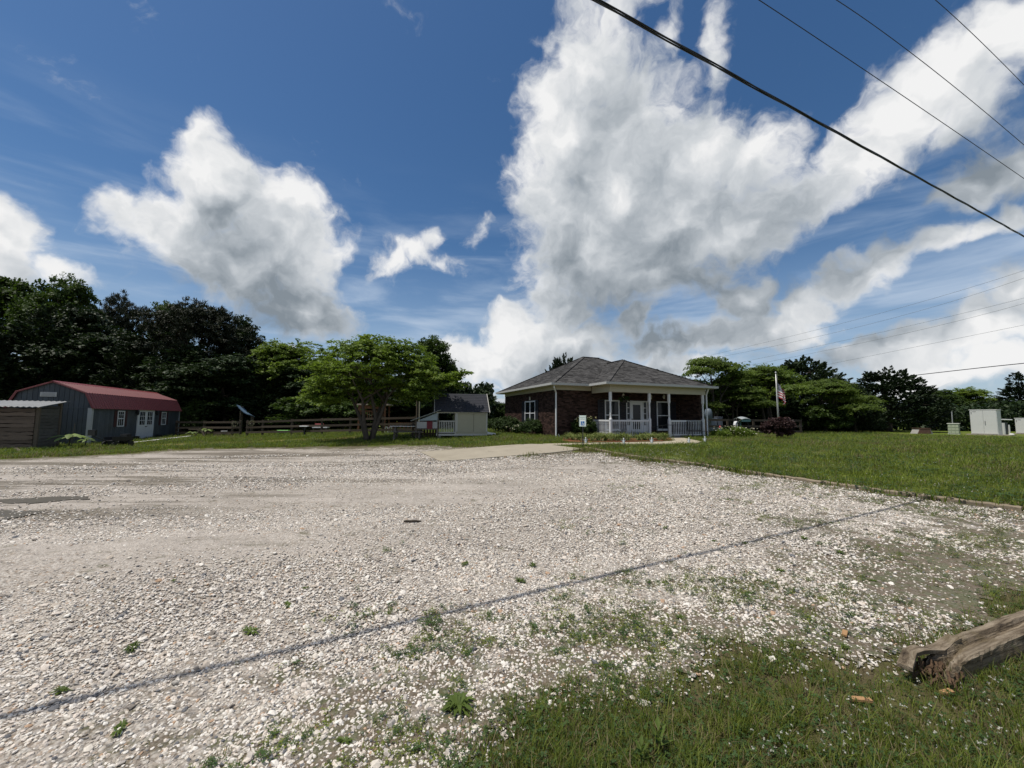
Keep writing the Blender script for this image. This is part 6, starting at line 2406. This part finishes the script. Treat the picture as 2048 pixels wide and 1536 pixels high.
# ------------------------------------------------------------------ ground cover: stones, grass, clover
def gn_scatter(name, pts, scl, sources, tilt=(.25, .25), seed=0):
    """points in a mesh, each turned into one of the source meshes"""
    me = bpy.data.meshes.new(name)
    me.vertices.add(len(pts))
    me.vertices.foreach_set('co', pts.reshape(-1).astype(np.float32))
    a = me.attributes.new('scl', 'FLOAT', 'POINT')
    a.data.foreach_set('value', scl.astype(np.float32))
    rng = np.random.default_rng(seed)
    rot = np.stack([rng.uniform(-tilt[0], tilt[0], len(pts)), rng.uniform(-tilt[1], tilt[1], len(pts)), rng.uniform(0, 6.283, len(pts))], 1)
    a = me.attributes.new('rot', 'FLOAT_VECTOR', 'POINT')
    a.data.foreach_set('vector', rot.reshape(-1).astype(np.float32))
    o = link(name, me)
    o['kind'] = 'stuff'
    src = bpy.data.collections.new(name + '_source')
    for i, m in enumerate(sources):
        src.objects.link(bpy.data.objects.new('%s_piece' % name, m))
    g = bpy.data.node_groups.new(name, 'GeometryNodeTree')
    g.interface.new_socket('Geometry', in_out='INPUT', socket_type='NodeSocketGeometry')
    g.interface.new_socket('Geometry', in_out='OUTPUT', socket_type='NodeSocketGeometry')
    gi, go = g.nodes.new('NodeGroupInput'), g.nodes.new('NodeGroupOutput')
    ci = g.nodes.new('GeometryNodeCollectionInfo')
    ci.inputs['Collection'].default_value = src
    ci.inputs['Separate Children'].default_value = True
    ci.inputs['Reset Children'].default_value = True
    ip = g.nodes.new('GeometryNodeInstanceOnPoints')
    ip.inputs['Pick Instance'].default_value = True
    ns = g.nodes.new('GeometryNodeInputNamedAttribute')
    ns.data_type = 'FLOAT'
    ns.inputs['Name'].default_value = 'scl'
    nr = g.nodes.new('GeometryNodeInputNamedAttribute')
    nr.data_type = 'FLOAT_VECTOR'
    nr.inputs['Name'].default_value = 'rot'
    er = g.nodes.new('FunctionNodeEulerToRotation')
    g.links.new(gi.outputs[0], ip.inputs['Points'])
    g.links.new(ci.outputs[0], ip.inputs['Instance'])
    g.links.new(ns.outputs['Attribute'], ip.inputs['Scale'])
    g.links.new(nr.outputs['Attribute'], er.inputs[0])
    g.links.new(er.outputs[0], ip.inputs['Rotation'])
    g.links.new(ip.outputs[0], go.inputs[0])
    md = o.modifiers.new('scatter', 'NODES')
    md.node_group = g
    return o


def polar(rng, n, r0, r1, a0, a1, p=1.0):
    """random points in a sector; p>1 packs them towards the viewer"""
    r = r0 + (r1 - r0) * rng.random(n) ** p
    a = np.radians(rng.uniform(a0, a1, n))
    return r * np.sin(a), r * np.cos(a), r


# stones
m_st, t, q = bsdf('loose_stone')
oi = t.new('ShaderNodeObjectInfo')
c = t.ramp(oi.outputs['Random'], [(0, (.42, .395, .355)), (.20, (.50, .48, .45)), (.40, (.30, .28, .26)), (.52, (.45, .41, .37)), (.66, (.24, .23, .215)), (.72, (.33, .295, .255)), (.80, (.50, .49, .465)), (.86, (.10, .103, .112)), (.92, (.16, .145, .13)), (.975, (.30, .21, .145))], 'CONSTANT')
tc = t.new('ShaderNodeTexCoord')
c = t.mixc(1.0, c, (1.18, 1.145, 1.10), 'MULTIPLY')
c = t.vmath('SCALE', c, t.math('MULTIPLY_ADD', t.noise(tc.outputs['Object'], 2.5, 4, .6), .6, .80))
t.link(c, q.inputs['Base Color'])
q.inputs['Roughness'].default_value = .8
q.inputs['Specular IOR Level'].default_value = .25


def stone(seed):
    import bmesh
    bm = bmesh.new()
    bmesh.ops.create_icosphere(bm, subdivisions=1, radius=1)
    rr = random.Random(seed)
    for v in bm.verts:
        k = 1 + rr.uniform(-.28, .28)
        v.co = Vector((v.co.x * k * 1.15, v.co.y * k * rr.uniform(.7, .95), v.co.z * k * .5))
    me = bpy.data.meshes.new('stone')
    bm.to_mesh(me)
    bm.free()
    me.materials.append(m_st)
    return me


rng = np.random.default_rng(5)
X, Y, Rr = polar(rng, 560000, 1.1, 19, -66, 66, 1.2)
dg = gravel_depth(X, Y)
cover = np.clip((dg + .25) / .5, 0, 1) * (1 - .55 * np.clip((fbm(X * 2.6 + 9, Y * 2.6) - .5 + .18 * np.clip(1 - dg / 2.2, 0, 1)) * 9, 0, 1))
sl_ = .75 * Y - .9 * X
trk_ = vnoise((X * .97 + Y * .24) * .12, (-X * .24 + Y * .97) * .9)
cover *= 1 - np.clip((sl_ - 1.8) / 5, 0, 1) * np.clip((trk_ * .8 + .2 * fbm(X * 1.5, Y * 1.5) - .30) * 3.2, .12, .95)
keep = (rng.random(len(X)) < cover) & (sdf(PAD, X, Y) < .05)
zr_ = np.clip((X - 1.6) / 3, 0, 1) * np.clip((9.0 - Y) / 3, 0, 1)
keep &= rng.random(len(X)) > zr_ * np.clip((fbm(X * 2.2 + 3, Y * 2.2 + 9) - .38) * 5, 0, .85)
for pu in PUDDLES:
    sp_ = sdf(pu, X, Y)
    keep &= rng.random(len(X)) < np.clip(.75 - sp_ * 3.2, .03, 1)
X, Y, Rr = X[keep], Y[keep], Rr[keep]
sz = (.0056 + .0066 * rng.random(len(X)) ** 2.4) * (1 + (rng.random(len(X)) < .025) * 1.1) * (1 + .075 * np.clip(Rr - 2, 0, 20))
gn_scatter('gravel_stones', np.stack([X, Y, terr(X, Y) + .010 + sz * .25], 1), sz, [stone(s) for s in range(7)], (.5, .5), 6)

# grass tufts
L_gr = leafmat('grass_blade', (.10, .142, .016), (.225, .258, .042), .4)
L_dry = leafmat('dry_blade', (.12, .098, .048), (.21, .17, .085), .25)
L_clo = leafmat('clover_leaf', (.026, .056, .014), (.060, .105, .028), .25)


def tuft(seed, n, h, spread, w, mat, lean=.5):
    rg_ = np.random.default_rng(seed)
    V = []
    for k in range(n):
        a = rg_.random() * 6.283
        d = np.array([math.cos(a), math.sin(a), 0])
        s = np.array([-math.sin(a), math.cos(a), 0]) * w * (.6 + .8 * rg_.random())
        b0 = np.array([rg_.normal() * spread, rg_.normal() * spread, 0])
        hh = h * (.5 + .7 * rg_.random())
        ln = lean * rg_.random() * hh
        p1 = b0 + d * ln * .3 + np.array([0, 0, hh * .55])
        p2 = b0 + d * ln + np.array([0, 0, hh])
        V.append([b0 - s, b0 + s, p1 + s * .8, p1 - s * .8])
        V.append([p1 - s * .8, p1 + s * .8, p2 + s * .15, p2 - s * .15])
    return npmesh('tuft', np.array(V), 4, mat)


def clover(seed, n, h, spread, r, mat):
    rg_ = np.random.default_rng(seed)
    V = []
    for k in range(n):
        c = np.array([rg_.normal() * spread, rg_.normal() * spread, h * (.4 + .7 * rg_.random())])
        a0 = rg_.random() * 6.283
        for j in range(3):
            a = a0 + j * 2.094
            d = np.array([math.cos(a), math.sin(a), rg_.uniform(-.15, .25)])
            s = np.array([-math.sin(a), math.cos(a), 0])
            V.append([c, c + d * r * .6 + s * r * .5, c + d * r * 1.1, c + d * r * .6 - s * r * .5])
    return npmesh('clover', np.array(V), 4, mat)


# verge in the near right corner
L_vg = leafmat('verge_blade', (.080, .118, .015), (.195, .222, .040), .4)
X, Y, Rr = polar(rng, 110000, 1.15, 7.0, -20, 68, 1.2)
dg = gravel_depth(X, Y)
ok = (dg < .30) & (rng.random(len(X)) < np.clip(.30 - dg * 1.1, .02, 1) ** 1.6) & (Y < 5.5 + .0 * X) & (Y - .40 * X < 2.4)
ok &= rng.random(len(X)) < np.clip((fbm(X * 1.8 + 4, Y * 1.8) - .22) * 3.2, .22, 1)
X, Y = X[ok], Y[ok]
P = np.stack([X, Y, terr(X, Y)], 1)
gn_scatter('verge_grass', P, .7 + .6 * rng.random(len(P)), [tuft(1, 9, .06, .018, .0017, L_vg, .9), tuft(2, 8, .085, .02, .0016, L_vg, .8), clover(3, 7, .04, .03, .010, L_clo), tuft(4, 8, .05, .03, .0016, L_dry, 1.3), tuft(5, 9, .055, .025, .0015, L_dry, 1.1), tuft(6, 10, .05, .02, .0016, L_vg, 1.1), clover(7, 6, .03, .03, .009, L_clo)], (.3, .3), 7)

# mown lawn
X, Y, Rr = polar(rng, 170000, 5.0, 40, -62, 66, 1.0)
dg = gravel_depth(X, Y)
house_fp = np.array([tuple(hp(x, y)[:2]) for x, y in ((-.1, -.1), (2.2, -.1), (2.2, -1.9), (8.9, -1.9), (8.9, -.1), (9.7, -.1), (9.7, 8.5), (-.1, 8.5))])
barn_fp = np.array([tuple(bp(x, y)[:2]) for x, y in ((-3.2, -.1), (.1, -.1), (.1, 10.8), (-3.2, 10.8))])
ok = (dg < .05) & (sdf(PAD, X, Y) < -.02) & (sdf(PATH, X, Y) < -.02) & (sdf(MULCH, X, Y) < -.02) & (sdf(house_fp, X, Y) < 0) & (sdf(barn_fp, X, Y) < 0) & (Y + .45 * X > 6.0)
ok &= rng.random(len(X)) < np.clip(1.0 - .0 * Rr, 0, 1) * np.clip(.35 + (fbm(X * .7, Y * .7) - .3) * 2.5, .25, 1)
bd = dist_line(BARE, X, Y)
ok &= rng.random(len(X)) < np.clip(bd / 1.3, .1, 1)
X, Y, Rr = X[ok], Y[ok], Rr[ok]
P = np.stack([X, Y, terr(X, Y)], 1)
dry = (fbm(X * .45 + 30, Y * .45) > .56) & (rng.random(len(X)) < .55)
edge_ = np.clip(1 + (gravel_depth(X, Y)) * 2.5, 0, 1) * (X > 2)
hs_ = (.7 + .8 * rng.random(len(P))) * (1 + .02 * Rr) * (.75 + .6 * fbm(X * .9, Y * .9 + 40)) * (1 + .5 * edge_)
gn_scatter('lawn_dry_grass', P[dry], hs_[dry], [tuft(31, 9, .07, .06, .0035, L_dry, .9), tuft(32, 9, .075, .05, .0035, L_vg, .8), tuft(33, 8, .06, .05, .003, L_dry, 1.1)], (.2, .2), 10)
P, hs_ = P[~dry], hs_[~dry]
gn_scatter('lawn_grass', P, hs_, [tuft(11, 9, .075, .05, .0035, L_gr, .8), tuft(12, 9, .09, .06, .0035, L_gr, .7), tuft(13, 8, .065, .05, .0035, L_gr, .9), tuft(14, 7, .06, .06, .003, L_dry, .9), clover(15, 9, .06, .07, .02, L_clo)], (.2, .2), 8)

# clover heads
V = []
m_cl = leafmat('clover_head', (.42, .42, .36), (.62, .60, .52), .2)
rg_ = np.random.default_rng(12)
spots = []
for k in range(260):
    px, py = rg_.uniform(1380, 2040), rg_.uniform(1330, 1530)
    spots.append((gnd(px, py), .0075, .05))
for k in range(900):
    px, py = rg_.uniform(1180, 2040), rg_.uniform(889, 1000)
    spots.append((gnd(px, py), .012, .09))
for k in range(500):
    px, py = rg_.normal(1330, 90), rg_.normal(908, 9)
    if py > 890:
        spots.append((gnd(px, py), .014, .09))
for (p, r, h) in spots:
    if float(gravel_depth(np.array([p.x]), np.array([p.y]))[0]) > -.1 or vnoise(p.x * 1.3, p.y * 1.3) < .45:
        continue
    c0 = np.array(p) + [0, 0, h * rg_.uniform(.7, 1.2)]
    for j in range(5):
        d = unit(rg_.normal(size=3) + [0, 0, .4])
        s = unit(np.cross(d, rg_.normal(size=3)))
        V.append([c0, c0 + d * r * .7 + s * r * .5, c0 + d * r * 1.3, c0 + d * r * .7 - s * r * .5])
o = link('clover_flowers', npmesh('clover_flowers', np.array(V), 4, m_cl))
o['kind'] = 'stuff'

# moss and seedlings between the stones
X, Y, Rr = polar(rng, 150000, 1.3, 16, -66, 68, 1.0)
dg = gravel_depth(X, Y)
f = .55 * fbm(X * 1.3 + 20, Y * 1.3 + 5) + .45 * fbm(X * 6.5, Y * 6.5 + 8, 3) + .14 * np.clip(1 - dg / 2.6, 0, 1) + .05 * np.clip((X - 1.6) / 3, 0, 1) * np.clip((9.0 - Y) / 3, 0, 1)
ok = (dg > -.1) & (f > .60) & (rng.random(len(X)) < np.clip((f - .59) * 6, 0, .8)) & (.75 * Y - .9 * X < 5.0)
X, Y, Rr = X[ok], Y[ok], Rr[ok]
P = np.stack([X, Y, terr(X, Y) + .012], 1)
gn_scatter('gravel_weeds', P, (.45 + .6 * rng.random(len(P))) * (1 + .06 * Rr), [clover(21, 9, .022, .02, .008, L_clo), tuft(22, 7, .035, .012, .0015, L_gr, 1.2), clover(23, 7, .018, .022, .007, L_gr), tuft(24, 6, .03, .015, .0015, L_dry, 1.2)], (.2, .2), 9)

# single weeds one can point at
L_wd = leafmat('weed_leaf', (.06, .095, .018), (.12, .165, .035), .35)


def weed_mesh(seed, n, r, h):
    rg2 = np.random.default_rng(seed)
    V = []
    for k in range(n):
        a = rg2.random() * 6.283
        d = np.array([math.cos(a), math.sin(a), 0])
        s = np.array([-math.sin(a), math.cos(a), 0])
        ln = r * (.5 + .6 * rg2.random())
        up = h * rg2.random()
        b0 = d * r * .05
        p1 = d * ln * .55 + np.array([0, 0, up * 1.1 + .01])
        p2 = d * ln + np.array([0, 0, up * .8 + .004])
        w = ln * .11
        V.append([b0, p1 + s * w, p2, p1 - s * w])
    return npmesh('leaves', np.array(V), 4, L_wd)


wms = [weed_mesh(s, 40, .065, .03) for s in (1, 2, 3, 4, 5)]
for wk, wm_ in enumerate(wms):      # each kind lopsided in its own way
    co = np.empty(len(wm_.vertices) * 3, np.float32)
    wm_.vertices.foreach_get('co', co)
    co = co.reshape(-1, 3)
    co[:, 0] = co[:, 0] * (1.3 + .2 * wk) + .02 * np.sin(co[:, 1] * 60 + wk)
    co[:, 1] += .3 * co[:, 0] * math.sin(wk * 2.0)
    wm_.vertices.foreach_set('co', co.reshape(-1))
WP = [(1065, 1135), (930, 1132), (1428, 1085), (1455, 1001), (1330, 1058), (1490, 1090), (1680, 1108), (1500, 1190), (690, 1490), (500, 1268), (347, 1165), (265, 1302), (120, 1388), (240, 1465), (1040, 1165), (1362, 1240), (1560, 1145), (610, 1180), (575, 1215), (1085, 1420), (1690, 1365 - 65), (1745, 1165), (1610, 1080)]
WL = {0: 'small green weed in the gravel directly right of the lone bark scrap and lower', 3: 'farthest small green weed in the gravel, towards the middle of the timber edging',
      8: 'small green weed nearest the bottom edge, just left of the flat leafy rosette', 12: 'small green weed in the gravel nearest the bottom left corner', 13: 'small green weed in the gravel, second nearest the bottom left corner',
      20: 'small green weed on the gravel closest to the rotten timber end'}
rw = random.Random(8)
for k, (px, py) in enumerate(WP):
    p = gnd(px, py)
    T = thing('weed', WL.get(k, 'small leafy green weed sprouting through the gravel'), 'weed', p + Vector((0, 0, .012)), rw.random() * 6, 'small weeds sprouting through the gravel')
    s = rw.uniform(.35, .8) * (.8 + .05 * p.y)
    T.scale = (s, s, s)
    link('leaves', wms[k % 5], T)
p = gnd(917, 1420)
T = thing('weed_rosette', 'flat leafy weed rosette in the grey stones at bottom centre', 'weed', p + Vector((0, 0, .015)))
link('leaves', weed_mesh(9, 60, .10, .035), T)
for px, py, s, lb in ((1318, 1512, 1.0, 'bright green upright weed with pointed leaves at the bottom edge of the verge'), (1283, 1535, .8, 'smaller pointed-leaf weed just left of the upright bright green one')):
    p = gnd(px, py)
    T = thing('tall_weed', lb, 'weed', p, 1.0 * s)
    T.scale = (s, s, s)
    MB().tube([(0, 0, -.02), (.005, 0, .11)], [.003, .002], 5).build('stem', L_wd, T)
    rg3 = random.Random(int(px))
    for k in range(9):
        a = k * 2.4
        z = .02 + .011 * k
        d = Vector((math.cos(a), math.sin(a), .7 + .12 * k)).normalized()
        sd = Vector((-math.sin(a), math.cos(a), 0))
        ln = .10 - .004 * k
        b0 = Vector((0, 0, z))
        lf = MB()
        lf.v = [tuple(b0), tuple(b0 + d * ln * .45 + sd * .013), tuple(b0 + d * ln * .45 + Vector((0, 0, -.004))), tuple(b0 + d * ln * .45 - sd * .013), tuple(b0 + d * ln - Vector((0, 0, .012)))]
        lf.f = [(0, 1, 2), (0, 2, 3), (1, 4, 2), (2, 4, 3)]
        lf.build('leaf', L_wd, T, fix=False)
# bark scrap on the gravel
p = gnd(824, 1046)
tag(MB().prism([(-.12, -.02), (.02, -.035), (.14, .0), (.05, .03), (-.09, .02)], .0, .02, M=Matrix.Translation(p + Vector((0, 0, .018)))).build('bark_scrap', M_bark), 'dark scrap of bark lying alone in the middle of the gravel', 'scrap')
